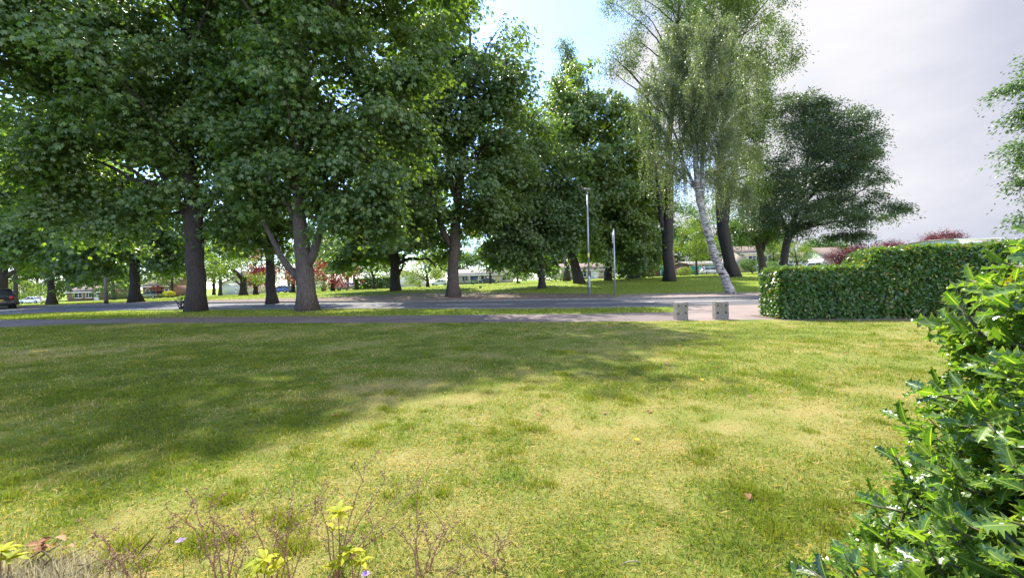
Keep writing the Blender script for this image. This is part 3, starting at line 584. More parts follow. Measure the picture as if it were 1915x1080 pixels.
# --- smaller and farther trees
def small(name, label, px, d, crown, leafm, w=6, topy=None, ns=160, L=.3, seed=1, per=14, bark='barkdark', sig=(.55, .3), **kw):
    c = crown[0]; ty = c[1] if topy is None else topy
    return tree(name, label, px, d, (w, (px, (c[1] + c[3] + 530) / 2 if c[1] + c[3] < 525 else c[1] + 3, w * .85), (c[0], ty, w * .35)), crown, 'broad', leafm, ns=ns, per=per, L=L, sig=sig, nlimb=8, bark=bark, seed=seed, twigs=False, flare=1.3, **kw)
small('garden_tree', 'sunlit olive green tree at the left edge beyond the dark trunks', 30, 62, [(25, 280, 60, 80), (50, 330, 45, 60), (10, 400, 60, 60)], 'bright', 10, 300, 420, .4, 41, sig=(.9, .5))
small('garden_tree', 'low flat topped tree with sunlit upper leaves and dark underside, left of the red maple', 455, 58, [(430, 492, 50, 18), (460, 512, 55, 12), (400, 505, 35, 14)], 'bright', 14, 500, 300, .26, 42, sig=(.55, .2))
small('maple_tree', 'crimson leaved maple glowing behind the slender dark trunk', 478, 66, [(492, 500, 38, 38), (520, 510, 35, 26), (480, 520, 22, 14)], 'red', 9, 505, 320, .26, 43, sig=(.5, .3))
small('maple_tree', 'bronze red maple right of the forked verge trunk', 622, 70, [(640, 508, 42, 24), (615, 500, 22, 26)], 'red', 7, 505, 240, .28, 44, rndb=.25)
small('garden_tree', 'dark green tree behind the blue car', 548, 76, [(560, 500, 34, 36), (590, 525, 26, 18)], 'broad', 8, 505, 230, .3, 45)
small('garden_tree', 'leafy sunlit tree left of the dark spreading trunk', 700, 72, [(690, 490, 36, 24), (665, 480, 30, 26)], 'bright', 6, 495, 260, .28, 46)
small('garden_tree', 'lime green tree glowing between the dark spreading trunk and the pale brown one', 800, 70, [(795, 495, 50, 24), (770, 510, 22, 18), (820, 505, 26, 16)], 'bright', 6, 500, 380, .26, 47, rndb=.2)
small('garden_tree', 'small round tree in front of the pale bungalow', 917, 80, [(915, 492, 24, 16), (940, 498, 18, 12)], 'privet', 4, 495, 200, .24, 48)
small('garden_tree', 'yellow green young tree right of the low hung chestnut trunk', 968, 66, [(962, 500, 18, 16), (978, 512, 12, 8)], 'bright', 4, 500, 140, .24, 49)
small('garden_tree', 'pale leafy tree left of the twin stemmed trunk', 1215, 76, [(1222, 480, 32, 22), (1205, 495, 22, 14)], 'privet', 5, 482, 220, .28, 50, rndb=.2)
small('garden_tree', 'bright yellow green tree seen just left of the birch trunk', 1303, 76, [(1302, 470, 30, 24), (1285, 440, 30, 36), (1325, 440, 30, 40)], 'bright', 6, 475, 420, .28, 51, rndb=.12)
small('garden_tree', 'small lime green street tree above the white cars', 1493, 74, [(1486, 462, 26, 22), (1508, 470, 22, 18)], 'bright', 5, 465, 260, .22, 52)
small('garden_tree', 'olive green tree filling the gap between the two park trees by the hedge', 1446, 78, [(1446, 465, 20, 26)], 'bright', 5, 465, 160, .26, 53, rndb=-.1)
small('copper_beech', 'dark purple tree whose foot is hidden by the hedge, nearest the round crowned tree', 1590, 76, [(1588, 478, 38, 26), (1615, 468, 34, 18)], 'copper', 6, 475, 800, .26, 54)
small('copper_beech', 'small purple tree peeping over the stepped hedge beside the tall pole', 1660, 86, [(1660, 468, 38, 18)], 'copper', 6, 470, 650, .26, 55, rndb=.15)
small('copper_beech', 'plum coloured dome of a copper beech behind the tall hedge', 1762, 92, [(1762, 452, 46, 20), (1790, 460, 30, 12), (1740, 462, 24, 14)], 'copper', 7, 460, 1100, .30, 56, rndb=.28, lump=.06)
small('garden_tree', 'pale leafy tree seen between the single trunk and the flared trunk', 212, 86, [(215, 480, 45, 42), (195, 510, 30, 24)], 'privet', 6, 480, 520, .34, 81, rndb=.15)
small('garden_tree', 'yellow green tree between the flared trunk and the thick verge trunk', 322, 84, [(322, 490, 32, 36), (300, 510, 24, 20)], 'bright', 5, 490, 460, .32, 82)
small('garden_tree', 'lime backlit tree rising high behind the low flat topped tree', 412, 80, [(420, 450, 55, 36), (455, 465, 40, 26)], 'bright', 7, 460, 620, .34, 83)
small('garden_tree', 'fresh green tree behind the right hand limb of the forked verge trunk', 606, 88, [(612, 465, 44, 36), (590, 485, 30, 24)], 'privet', 6, 470, 520, .34, 84, rndb=.1)
small('garden_tree', 'yellow leaved tree between the bronze maple and the sunlit leafy tree', 662, 90, [(655, 460, 36, 32)], 'bright', 5, 465, 420, .34, 85, rndb=.2)
# belt behind the houses
belt = [(-60, 110, 120, 85, 'broad', 'dark leafy tree beyond the white car'), (70, 110, 80, 75, 'bright', 'pale green tree beyond the white car and single trunk'), (160, 118, 75, 65, 'broad', 'dark round tree behind the low left bungalow'),
        (300, 112, 65, 70, 'privet', 'mixed green tree behind the brick chimney house'), (400, 120, 65, 75, 'broad', 'deep green tree behind the low flat topped tree'), (540, 122, 80, 75, 'privet', 'tall garden tree behind the blue car and crimson maple'),
        (650, 120, 75, 70, 'broad', 'far green tree above the two silver cars'), (860, 125, 70, 42, 'privet', 'far tree over the roof of the pale bungalow'), (1010, 120, 60, 36, 'broad', 'far tree behind the low hung chestnut'),
        (1120, 120, 60, 34, 'privet', 'far tree over the roof behind the lamp post'), (1230, 115, 70, 60, 'broad', 'big far tree behind the brick house with the green garage'), (1340, 115, 70, 70, 'broad', 'tall far tree behind the teal garage doors'), (1420, 118, 50, 50, 'privet', 'far tree between the park trees and the upstairs window'),
        (1540, 120, 40, 22, 'privet', 'low far tree behind the white bungalow roof')]
for k, (px, d, rx, ry, mt, lb) in enumerate(belt):
    yb = 520 - .043 * (px - 957)
    small('far_tree', lb, px, d, [(px, yb - ry * 1.1 - 6, rx, ry * .95), (px + rx * .6, yb - ry * .7 - 4, rx * .7, ry * .7), (px - rx * .6, yb - ry * .65 - 4, rx * .7, ry * .65)], mt, 6, yb - ry, 1100, .62, 60 + k, sig=(.9, .6), per=13)

# --- bushes and hedges
def bush(name, label, px, d, boxes, leafm, n=2500, L=.12, seed=1, cat='bush', stems=True):
    rg = np.random.default_rng(seed); b = GP(px, d); o = np.array(b); root = thing(name, label, cat, b); gl = Geo()
    for cx, cy, rx, ry in boxes:
        ce = np.array(W(cx, cy, d)); k = int(n * rx * ry / sum(q[2] * q[3] for q in boxes)); u = unit(rg.normal(0, 1, (k, 3))); q = .55 + .45 * rg.uniform(0, 1, k) ** .5
        q *= 1 + .12 * np.sin(u[:, 0] * 7 + cx) * np.sin(u[:, 2] * 6)
        P = ce + u * q[:, None] * np.array([rx * d / F, min(rx, ry * 1.5) * d / F, ry * d / F]); P[:, 2] = np.maximum(P[:, 2], T(P[:, 0], P[:, 1]) + .04)
        oval(gl, P, u + rg.normal(0, .6, (k, 3)), rg.normal(0, .6, (k, 3)) + np.array([0, 0, 1]), L * rg.uniform(.7, 1.3, k), L * .6, np.clip(rg.normal(.45, .2, k), 0, 1))
    gs = Geo()
    for k in range(7):
        e = np.array(W(boxes[k % len(boxes)][0], boxes[k % len(boxes)][1], d)) + rg.normal(0, .3, 3); s = o + np.array([rg.normal(0, .15), rg.normal(0, .15), -.1]); gs.tube(bez(s, (s + e) / 2 + rg.normal(0, .1, 3), e, 5), np.linspace(.05, .015, 5), 5)
    gs.build('stems', MT['barkdark'], root, origin=o); gl.build('foliage', MT[leafm], root, origin=o); return root
bush('bush', 'clipped bright green bush under the upstairs window', 1408, 66, [(1408, 497, 22, 9), (1398, 492, 14, 8)], 'privet', 2500, .16, 1)
bush('bush', 'dark green bush between the forked tree and the round crowned tree', 1445, 68, [(1445, 497, 16, 8)], 'broad', 1500, .16, 2)
bush('bush', 'yellow edged bush by the teal garage door', 1282, 78, [(1282, 508, 14, 9)], 'bright', 1400, .18, 3)
bush('bush', 'yellow flowering bush beside the green car', 316, 76, [(316, 549, 9, 5)], 'yellow', 900, .16, 4)
bush('bush', 'orange red bush in front of the brick chimney house', 293, 80, [(293, 540, 11, 6)], 'red', 900, .16, 5)
bush('bush', 'wide dark shrub left of the flared trunk', 215, 84, [(218, 545, 22, 13), (190, 548, 14, 9)], 'broad', 2200, .2, 6)
bush('bush', 'pale green shrub between the white car and single trunk', 50, 88, [(45, 540, 30, 16), (75, 545, 18, 12)], 'bright', 2200, .2, 7)
bush('bush', 'dark conical conifer left of the two silver cars', 603, 72, [(600, 522, 24, 20), (615, 532, 22, 10)], 'broad', 2600, .16, 8)
bush('bush', 'clump of green shrubs between the pale brown trunk and the dark spreading trunk', 786, 78, [(782, 520, 14, 12), (765, 525, 10, 7)], 'privet', 1500, .16, 9)
bush('bush', 'small shrub in front of the white windowed bungalow', 885, 84, [(887, 526, 7, 3)], 'privet', 400, .12, 10)
bush('bush', 'leafy shrub left of the leaning chestnut trunk', 1040, 76, [(1038, 510, 22, 12), (985, 514, 16, 9)], 'privet', 2000, .18, 11)
bush('bush', 'low shrub before the white bungalow over the hedge', 1533, 72, [(1533, 500, 16, 5)], 'bright', 700, .14, 12)
bush('bush', 'small leafy sucker beside the thick verge trunk', 341, 26.5, [(341, 558, 6, 4)], 'chestnut', 60, .16, 13)

def box_hedge(name, label, cat, A, B, zt, th, n, L, leafm, seed, topfn=None, core=True):
    rg = np.random.default_rng(seed); A = np.array(A[:2], float); B = np.array(B[:2], float); ln = np.linalg.norm(B - A); e = (B - A) / ln; q = np.array([-e[1], e[0]])
    root = thing(name, label, cat, (*((A + B) / 2), float(T(*((A + B) / 2))))); o = np.array(root.location)
    f = topfn or (lambda s: np.full_like(s, zt)); gl = Geo()
    s = rg.uniform(0, ln, n); t = rg.uniform(0, th, n); zt_ = f(s); z = rg.uniform(0.02, 1, n) * zt_
    w = rg.choice(5, n, p=[.42, .24, .10, .08, .16]); j = np.abs(rg.normal(0, .07, n)) + (rg.uniform(0, 1, n) < .2) * rg.uniform(0, .25, n) - .04
    bl = fbm(s * 1.4, z * 1.4 + t, seed, 3); j -= (bl - .5) * .22
    t = np.where(w == 0, j, np.where(w == 3, th - j, t)); z = np.where(w == 1, zt_ - j, z); s = np.where(w == 2, j, s); z = np.where(w == 2, rg.uniform(.02, 1, n) * f(np.zeros(n)), z)
    gap = (fbm(s * 1.3 + 3, z * 1.9, seed + 40, 3) > .60) & (w == 0) & (z < zt_ * .8) & (rg.uniform(0, 1, n) < .72); t = np.where(gap, rg.uniform(.3, th, n), t)
    t = np.where((z > zt_ - .12) & (w == 0), t + .06, t)
    P = np.stack([A[0] + e[0] * s + q[0] * t, A[1] + e[1] * s + q[1] * t, z], -1); P[:, 2] += T(P[:, 0], P[:, 1])
    nrm = np.zeros((n, 3)); nrm[w == 0, :2] = -q; nrm[w == 1, 2] = 1; nrm[w == 2, :2] = -e; nrm[w == 3, :2] = q; nrm[w == 4] = rg.normal(0, 1, ((w == 4).sum(), 3))
    Uq = nrm + rg.normal(0, .45, (n, 3)) + np.array([0, 0, .45]); D = rg.normal(0, .6, (n, 3)) + np.array([0, 0, -.45]) + nrm * .3; D[w == 1] += np.array([0, 0, .8])
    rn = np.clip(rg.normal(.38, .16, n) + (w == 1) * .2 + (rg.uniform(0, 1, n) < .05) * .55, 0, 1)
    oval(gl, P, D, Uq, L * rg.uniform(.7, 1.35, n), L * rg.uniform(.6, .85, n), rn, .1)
    gs = Geo()
    for k in range(int(ln * 9)):
        ss = rg.uniform(.1, ln - .1); t0 = rg.uniform(.06, th - .1); zt1 = float(f(np.array([ss]))[0]); b0 = A + e * ss + q * t0; zz = float(T(*b0))
        pts = [np.array([*(b0 + e * rg.normal(0, .05)), zz - .1])]
        for m in range(1, 5): pts.append(np.array([*(b0 + e * rg.normal(0, .1) + q * rg.normal(0, .05)), zz + zt1 * m / 4.5]))
        gs.tube(np.array(pts), np.linspace(.022, .008, 5), 5)
    gs.build('stems', MT['twig'], root, origin=o); gl.build('foliage', MT[leafm], root, origin=o); return root
hA = flat(1462, 597); hB = flat(2150, 593)
hs0 = np.linalg.norm(np.array(hA[:2]) - np.array(flat(1620, 596.5)[:2])); hs1 = np.linalg.norm(np.array(hA[:2]) - np.array(flat(1700, 596.5)[:2]))
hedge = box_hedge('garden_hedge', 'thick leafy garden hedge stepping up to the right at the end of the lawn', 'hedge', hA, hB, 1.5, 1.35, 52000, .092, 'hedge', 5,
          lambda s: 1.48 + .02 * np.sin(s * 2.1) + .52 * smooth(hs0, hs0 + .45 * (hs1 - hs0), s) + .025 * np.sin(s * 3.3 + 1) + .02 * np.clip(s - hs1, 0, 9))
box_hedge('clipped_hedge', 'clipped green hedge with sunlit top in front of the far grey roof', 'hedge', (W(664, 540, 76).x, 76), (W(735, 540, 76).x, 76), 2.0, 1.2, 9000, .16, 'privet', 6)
# litter strip of bare soil under the hedge
A = line([(1462, 598.5), (1700, 598), (2150, 594.5)], 60); B = A + np.array([0, 1.6]); V, Fc = strip(A + np.array([0, -.12]), B, .012, 4, .04, 5); g = Geo(); g.add(V, Fc)
struct(g.build('hedge_soil', MT['dirt']), label='bare brown soil at the foot of the hedge')

# ================================================================== HOUSES
def house(name, label, px0, px1, d, wh, rh, wall, roof, feats, depth=8, ry=0, cat='house', gable=False, chimney=None):
    """front wall faces the viewer between two pixel columns; feats: (kind, u0, u1, z0, z1[, material])"""
    a = GP(px0, d); b = GP(px1, d); wd = b.x - a.x; z0 = min(a.z, b.z) - .1; root = thing(name, label, cat, ((a.x + b.x) / 2, d, z0), ry)
    g = Geo(); hw = wd / 2; g.box((0, depth / 2, wh / 2), (hw, depth / 2, wh / 2))
    if gable:
        g.add([[-hw, 0, wh], [hw, 0, wh], [0, 0, wh + rh], [-hw, depth, wh], [hw, depth, wh], [0, depth, wh + rh]], [[0, 1, 2], [4, 3, 5]])
    else:
        for s in (-1, 1): g.add([[s * hw, 0, wh], [s * hw, depth, wh], [s * hw, depth / 2, wh + rh]], [[0, 1, 2]])
    g.build('wall', MT[wall], root); g = Geo(); o = .35
    def slab(p):
        p = np.array(p, float); n = np.cross(p[1] - p[0], p[3] - p[0]); n /= np.linalg.norm(n); n *= np.sign(n[2]) * .12; lo = p + n * .08
        g.add(np.concatenate([lo, lo + n]), [[3, 2, 1, 0], [4, 5, 6, 7], [0, 1, 5, 4], [1, 2, 6, 5], [2, 3, 7, 6], [3, 0, 4, 7]])
    if gable:
        k = rh / hw
        slab([[-hw - o, -o, wh - o * k], [0, -o, wh + rh], [0, depth + o, wh + rh], [-hw - o, depth + o, wh - o * k]]); slab([[hw + o, -o, wh - o * k], [0, -o, wh + rh], [0, depth + o, wh + rh], [hw + o, depth + o, wh - o * k]])
    else:
        k = rh / (depth / 2)
        slab([[-hw - o, -o, wh - o * k], [hw + o, -o, wh - o * k], [hw + o, depth / 2, wh + rh], [-hw - o, depth / 2, wh + rh]]); slab([[-hw - o, depth + o, wh - o * k], [hw + o, depth + o, wh - o * k], [hw + o, depth / 2, wh + rh], [-hw - o, depth / 2, wh + rh]])
    rf = g.build('roof', MT[roof], root)
    g = Geo(); zf = wh - o * rh / (hw if gable else depth / 2)
    if not gable: g.box((0, -o - .03, zf - .02), (hw + o, .02, .09)); g.build('fascia', MT['white'], rf)
    if chimney:
        g = Geo(); g.box((chimney * hw, depth / 2, wh + rh + .25), (.35, .3, .8)); g.box((chimney * hw, depth / 2, wh + rh + 1.1), (.4, .35, .06)); g.build('chimney', MT['brick'], rf)
    for ft in feats:
        kd, u0, u1, za, zb = ft[:5]; m = ft[5] if len(ft) > 5 else None; x0 = -hw + u0 * wd; x1 = -hw + u1 * wd; cx = (x0 + x1) / 2; cz = (za + zb) / 2; w = (x1 - x0) / 2; h = (zb - za) / 2; t = .07
        if kd == 'window':
            g = Geo()
            for s in (-1, 1): g.box((cx + s * (w - t / 2), -.03, cz), (t / 2, .05, h)); g.box((cx, -.03, cz + s * (h - t / 2)), (w - t, .049, t / 2))
            nb = max(1, int(round(2 * w / .9)))
            for i in range(1, nb): g.box((cx - w + 2 * w * i / nb, -.03, cz), (.03, .048, h - t))
            fr = g.build('window', MT['white'], root); p = Geo(); p.box((cx, -.012, cz), (w - t, .012, h - t)); p.build('pane', MT['pane'], fr)
            s_ = Geo(); s_.box((cx, -.07, za - .04), (w + .08, .07, .035)); s_.build('sill', MT['white'], fr)
        elif kd in ('door', 'garage_door'):
            g = Geo(); g.box((cx, -.025, cz), (w, .022, h))
            if kd == 'garage_door':
                for i in range(1, 5): g.box((cx, -.052, za + 2 * h * i / 5), (w - .03, .005, .03))
            else:
                for i in (-1, 1): g.box((cx, -.05, cz + i * h * .45), (w * .6, .004, h * .33))
            dr = g.build(kd, MT[m or 'white'], root)
            f = Geo()
            for s in (-1, 1): f.box((cx + s * (w + .05), -.03, cz), (.05, .04, h))
            f.box((cx, -.03, zb + .05), (w + .1, .041, .05)); f.build('door_frame', MT['white'], dr)
            if kd == 'door': f = Geo(); f.box((cx + w * .8, -.075, cz), (.02, .03, .07)); f.build('handle', MT['galv'], dr)
        elif kd == 'panel':
            g = Geo(); g.box((cx, -.02, cz), (w, .018, h)); g.build('wall_panel', MT[m], root)
    return root
house('bungalow', 'low brick bungalow with one tall white window behind the left tree trunks', 126, 190, 96, 2.4, 1.6, 'brick', 'tile', [('window', .22, .45, .9, 2.2), ('door', .8, .92, 0, 2.1), ('window', .55, .72, .9, 2.1)], chimney=.4)
house('brick_house', 'reddish brick house with chimney glimpsed behind the orange bush', 268, 322, 94, 3.0, 2.0, 'brick', 'tile', [('window', .1, .35, 1, 2.3), ('window', .6, .9, 1, 2.3)], chimney=.5)
house('bungalow', 'white gabled bungalow beside the low flat topped tree', 416, 468, 88, 2.6, 1.4, 'render', 'tile', [('window', .62, .9, .9, 2.1), ('door', .42, .55, 0, 2.0)], gable=True)
house('bungalow', 'grey roofed bungalow showing only its gable above the clipped hedge', 706, 790, 100, 2.5, 1.9, 'render', 'tilegrey', [('window', .2, .4, .9, 2.1)], gable=True)
house('bungalow', 'pale bungalow with wide white windows and dark blue door right of the pale brown trunk', 857, 960, 98, 2.5, 1.3, 'buff', 'tilegrey', [('window', .07, .18, .9, 2.2), ('door', .22, .36, 0, 2.15, 'bluedoor'), ('window', .41, .62, .5, 2.2), ('window', .80, .95, .9, 2.2)])
house('bungalow', 'buff brick bungalow with white door and windows behind the lamp post', 1052, 1150, 96, 2.6, 1.5, 'buff', 'tile', [('garage_door', .04, .24, 0, 2.1, 'lampgrey'), ('window', .34, .46, .8, 2.2), ('door', .56, .68, 0, 2.2), ('window', .50, .55, .6, 2.1), ('window', .78, .9, .8, 2.1)])
house('brick_house', 'two storey red brick house with green garage door left of the twin stemmed trunk', 1210, 1262, 88, 5.0, 1.8, 'brick', 'tile', [('window', .58, .85, 3.1, 4.4), ('garage_door', .5, .92, 0, 2.1, 'teal'), ('window', .1, .35, 3.1, 4.4), ('panel', .44, .97, 2.2, 2.75, 'white')])
house('garage_block', 'long low brick garage block with teal doors behind the silver estate car', 1288, 1368, 94, 2.7, .5, 'brick', 'tilegrey', [('garage_door', .03, .3, 0, 2.2, 'teal'), ('garage_door', .36, .63, 0, 2.2, 'teal'), ('garage_door', .7, .97, 0, 2.2, 'teal')], cat='garage')
house('house', 'rendered house with white upstairs window between the birch and the forked tree', 1385, 1450, 92, 4.6, 1.7, 'buff', 'tile', [('window', .22, .56, 2.4, 3.9), ('window', .66, .9, 2.4, 3.9), ('door', .45, .55, 0, 2.0)])
house('bungalow', 'long white bungalow behind the white cars, seen above the low end of the hedge', 1470, 1548, 90, 3.0, 1.3, 'render', 'tile', [('window', .38, .62, 1.1, 2.4), ('window', .72, .96, 1.0, 2.3), ('window', .06, .28, 1.1, 2.4)])
house('bungalow', 'brown tiled cottage with steep roof at the right of the long white bungalow', 1546, 1592, 84, 2.4, 2.4, 'render', 'tile', [('door', .35, .6, 0, 2.1, 'lampred'), ('window', .7, .92, .9, 2.0)])
house('flat_roof_garage', 'white edged flat roof just showing over the tall hedge', 1784, 1870, 70, 4.45, .12, 'render', 'tilegrey', [('window', .3, .6, 2.4, 3.8)], cat='garage')

# ================================================================== CARS
def car(name, label, px, d, rz, paint, kind='hatch', group=None):
    p = GP(px, d); root = thing(name, label, 'car', p, rz, group)
    Ln, Wd, Ht = dict(hatch=(4.0, 1.74, 1.48), saloon=(4.5, 1.78, 1.42), estate=(4.6, 1.8, 1.48), suv=(4.5, 1.9, 1.68))[kind]; l = Ln / 2; sh = .62 * Ht; w = Wd / 2
    side = {'hatch': [(-l, .35), (-l - .0, .62), (-l + .05, sh + .02), (-.6, sh + .03), (l * .45, sh), (l * .82, sh - .14), (l - .02, sh - .28), (l, .45), (l - .08, .24), (-l + .1, .24)],
            'saloon': [(-l, .4), (-l + .02, sh - .02), (-l * .6, sh + .02), (l * .4, sh), (l * .8, sh - .12), (l - .02, sh - .26), (l, .42), (l - .1, .22), (-l + .1, .22)]}
    pr = side['saloon' if kind == 'saloon' else 'hatch']
    bm = bmesh.new(); vs = [bm.verts.new((x, -w, z)) for x, z in pr]; fc = bm.faces.new(vs)
    ex = bmesh.ops.extrude_face_region(bm, geom=[fc]); bmesh.ops.translate(bm, verts=[v for v in ex['geom'] if isinstance(v, bmesh.types.BMVert)], vec=(0, Wd, 0))
    for v in bm.verts:                                     # tumblehome and rounded plan
        f = 1 - .10 * (abs(v.co.x) / l) ** 4 - (.05 if v.co.z > sh - .1 else 0); v.co.y *= f
    bmesh.ops.recalc_face_normals(bm, faces=bm.faces); bmesh.ops.bevel(bm, geom=bm.edges[:], offset=.06, segments=2, affect='EDGES', profile=.6)
    me = bpy.data.meshes.new('body'); bm.to_mesh(me); bm.free(); me.materials.append(MT[paint]); bo = bpy.data.objects.new('body', me); COL.objects.link(bo); bo.parent = root
    for f in me.polygons: f.use_smooth = True
    # glasshouse: glass prism with painted pillars and roof
    a0, a1, b0, b1 = {'hatch': (-l + .08, -l + .55, l * .46, .18), 'saloon': (-l * .62, -l * .28, l * .42, .2), 'estate': (-l + .1, -l + .45, l * .45, .25), 'suv': (-l + .08, -l + .42, l * .44, .2)}[kind]
    wb, wt = w * .93, w * .72; zt = Ht - .06; g = Geo()
    pts = [(a0, -wb, sh), (b0, -wb, sh), (b0, wb, sh), (a0, wb, sh), (a1, -wt, zt), (b1, -wt, zt), (b1, wt, zt), (a1, wt, zt)]
    g.add(pts, [[0, 1, 5, 4], [1, 2, 6, 5], [2, 3, 7, 6], [3, 0, 4, 7]]); g.build('window', MT['carglass'], root)
    g = Geo(); bmr = [(a1 - .08, -wt - .03, zt - .02), (b1 + .1, -wt - .03, zt - .02), (b1 + .1, wt + .03, zt - .02), (a1 - .08, wt + .03, zt - .02), (a1 + .1, -wt + .08, Ht), (b1 - .15, -wt + .08, Ht), (b1 - .15, wt - .08, Ht), (a1 + .1, wt - .08, Ht)]
    g.add(bmr, [[0, 1, 5, 4], [1, 2, 6, 5], [2, 3, 7, 6], [3, 0, 4, 7], [4, 5, 6, 7], [3, 2, 1, 0]])
    for s in (-1, 1):
        for (xb, xt) in ((a0, a1), (b0, b1), ((a0 + b0) / 2 - .1, (a1 + b1) / 2 - .1)):
            g.tube([(xb, s * (wb + .004), sh - .02), (xt, s * (wt + .004), zt)], .04, 5)
    g.build('roof', MT[paint], root)
    for x in (-l * .62, l * .62):
        for s in (-1, 1):
            t = Geo(); t.tube([(x, s * (w - .19), .31), (x, s * (w - .17), .31), (x, s * (w + .0), .31), (x, s * (w + .015), .31)], [.26, .31, .31, .27], 20); ty = t.build('wheel', MT['tyre'], root)
            q = Geo(); q.tube([(x, s * (w - .02), .31), (x, s * (w + .025), .31)], [.2, .17], 14); q.build('rim', MT['rim'], ty)
    for s in (-1, 1):
        g = Geo(); g.box((l - .09, s * w * .62, sh - .22), (.09, .2, .07)); g.build('headlight', MT['lampclear'], root)
        g = Geo(); g.box((-l + .06, s * w * .72, sh - .12), (.07, .13, .12)); g.build('taillight', MT['lampred'], root)
    g = Geo(); g.box((-l - .005, 0, .72 if kind != 'saloon' else .6), (.015, .26, .055)); g.build('number_plate', MT['plate'], root)
    for s in (-1, 1): g = Geo(); g.box((l * .38, s * (w + .06), sh + .06), (.08, .09, .06)); g.build('wing_mirror', MT[paint], root)
    return root
car('parked_car', 'black car with its rear to the viewer at the left edge, on the road', -8, 33.5, R(146), 'carblack', 'suv')
car('parked_car', 'white car seen side on beyond the leftmost trunks', 62, 82, R(182), 'carwhite', 'saloon')
car('parked_car', 'olive green car half hidden by the flared trunk', 282, 80, R(180), 'cargreen', 'hatch')
car('parked_car', 'bright blue hatchback between two verge trunks', 527, 80, R(176), 'carblue', 'hatch')
car('parked_car', 'dark steel grey car left of the paler silver one', 634, 76, R(150), 'carsteel', 'hatch')
car('parked_car', 'pale silver car at the left end of the clipped hedge', 657, 79, R(110), 'carsilver', 'hatch')
car('parked_car', 'white car glimpsed left of the pale brown trunk', 824, 90, R(165), 'carwhite', 'saloon')
car('parked_car', 'dark navy saloon in front of the pale bungalow', 915, 88, R(0), 'cardark', 'saloon')
car('parked_car', 'silver estate car just left of the leaning birch trunk', 1330, 82, R(10), 'carsilver', 'estate')
car('parked_car', 'white car with dark windows right of the round crowned trunk', 1512, 80, R(175), 'carwhite', 'estate')
car('parked_car', 'white car nose on, tucked behind the round crowned trunk', 1482, 76, R(200), 'carwhite', 'saloon')

# ================================================================== STREET FURNITURE
def post_tube(g, P, r, k=14): g.tube(P, r, k)
p = GP(1102, 31); lp = thing('street_lamp', 'tall grey steel street lamp post across the road', 'street lamp', p)
g = Geo(); post_tube(g, [(0, 0, -.2), (0, 0, 1.45), (0, 0, 1.5), (0, 0, 1.56)], [.115, .115, .11, .075]); post_tube(g, [(0, 0, 1.5), (-.01, 0, 7.85)], [.072, .058]); g.build('pole', MT['galv'], lp, smooth=False)
g = Geo(); g.tube([(0, 0, 7.8), (0, 0, 8.02)], [.07, .07], 12); g.tube([(0, 0, 7.95), (-.1, -.18, 8.06), (-.2, -.36, 8.1)], [.05, .05, .05], 8); g.build('bracket', MT['galv'], lp)
g = Geo()
for sgn in (0,):
    rot = np.array(Matrix.Rotation(R(-62), 3, 'Z') @ Matrix.Rotation(R(8), 3, 'Y'))
    pts = np.array([(-.38, -.10, -.05), (.42, -.16, -.05), (.42, .16, -.05), (-.38, .10, -.05), (-.38, -.08, .03), (-.1, -.17, .09), (.36, -.13, .07), (.36, .13, .07), (-.1, .17, .09), (-.38, .08, .03), (-.1, -.18, -.05), (-.1, .18, -.05)]) @ rot.T + np.array([-.18, -.34, 8.12])
    g.add(pts, [[0, 3, 11, 10], [10, 11, 2, 1], [4, 5, 8, 9], [5, 6, 7, 8], [0, 10, 5, 4], [10, 1, 6, 5], [2, 11, 8, 7], [11, 3, 9, 8]]); g.f.append(np.array([[1, 2, 7, 6], [3, 0, 4, 9]]) + 0)
ln_ = g.build('lantern', MT['lampgrey'], lp)
g = Geo(); q = np.array([(0, -.12, -.056), (.38, -.12, -.056), (.38, .12, -.056), (0, .12, -.056), (.04, -.09, -.10), (.34, -.09, -.10), (.34, .09, -.10), (.04, .09, -.10)]) @ rot.T + np.array([-.18, -.34, 8.12])
g.add(q, [[4, 5, 6, 7], [0, 4, 7, 3], [0, 1, 5, 4], [1, 2, 6, 5], [2, 3, 7, 6]]); g.build('lens', MT['lens'], ln_)
g = Geo(); g.tube([(0, 0, 2.95), (0, 0, 3.3)], [.082, .082], 14); g.build('sticker', MT['sticker'], lp)
g = Geo(); g.box((0, -.117, .75), (.045, .006, .25)); g.build('access_door', MT['galv'], lp)
p = GP(1150, 31); bs = thing('bus_stop_post', 'shorter grey post with edge on sign plates, right of the street lamp', 'sign post', p)
g = Geo(); post_tube(g, [(0, 0, -.2), (0, 0, 5.05)], [.07, .06]); g.tube([(0, 0, 5.0), (0, 0, 5.12)], [.072, .06], 12); g.build('pole', MT['galv'], bs)
rz = np.array(Matrix.Rotation(R(80), 3, 'Z'))
g = Geo(); g.box((-.13, -.1, 4.4), (.24, .012, .42), rz); g.box((-.06, -.03, 4.7), (.06, .02, .03)); g.box((-.06, -.03, 4.1), (.06, .02, .03)); g.build('sign_plate', MT['white'], bs)
g = Geo(); g.box((-.13, -.09, 3.3), (.17, .02, .3), rz); g.box((-.06, -.03, 3.4), (.06, .02, .03)); g.build('notice_frame', MT['lampgrey'], bs)
p = GP(199, 37); ps = thing('concrete_post', 'weathered thin concrete post with dark foot beside the far verge', 'post', p)
g = Geo(); g.tube([(0, 0, .35), (0, 0, 2.3), (0, 0, 2.5)], [.15, .12, .08], 8); g.build('shaft', MT['kerb'], ps); g = Geo(); g.tube([(0, 0, -.2), (0, 0, .35)], [.165, .16], 8); g.build('foot', MT['hole'], ps)
p = GP(1627, 62); tp = thing('lamp_column', 'slim tall pole rising behind the hedge at the crown edge of the round tree', 'street lamp', p)
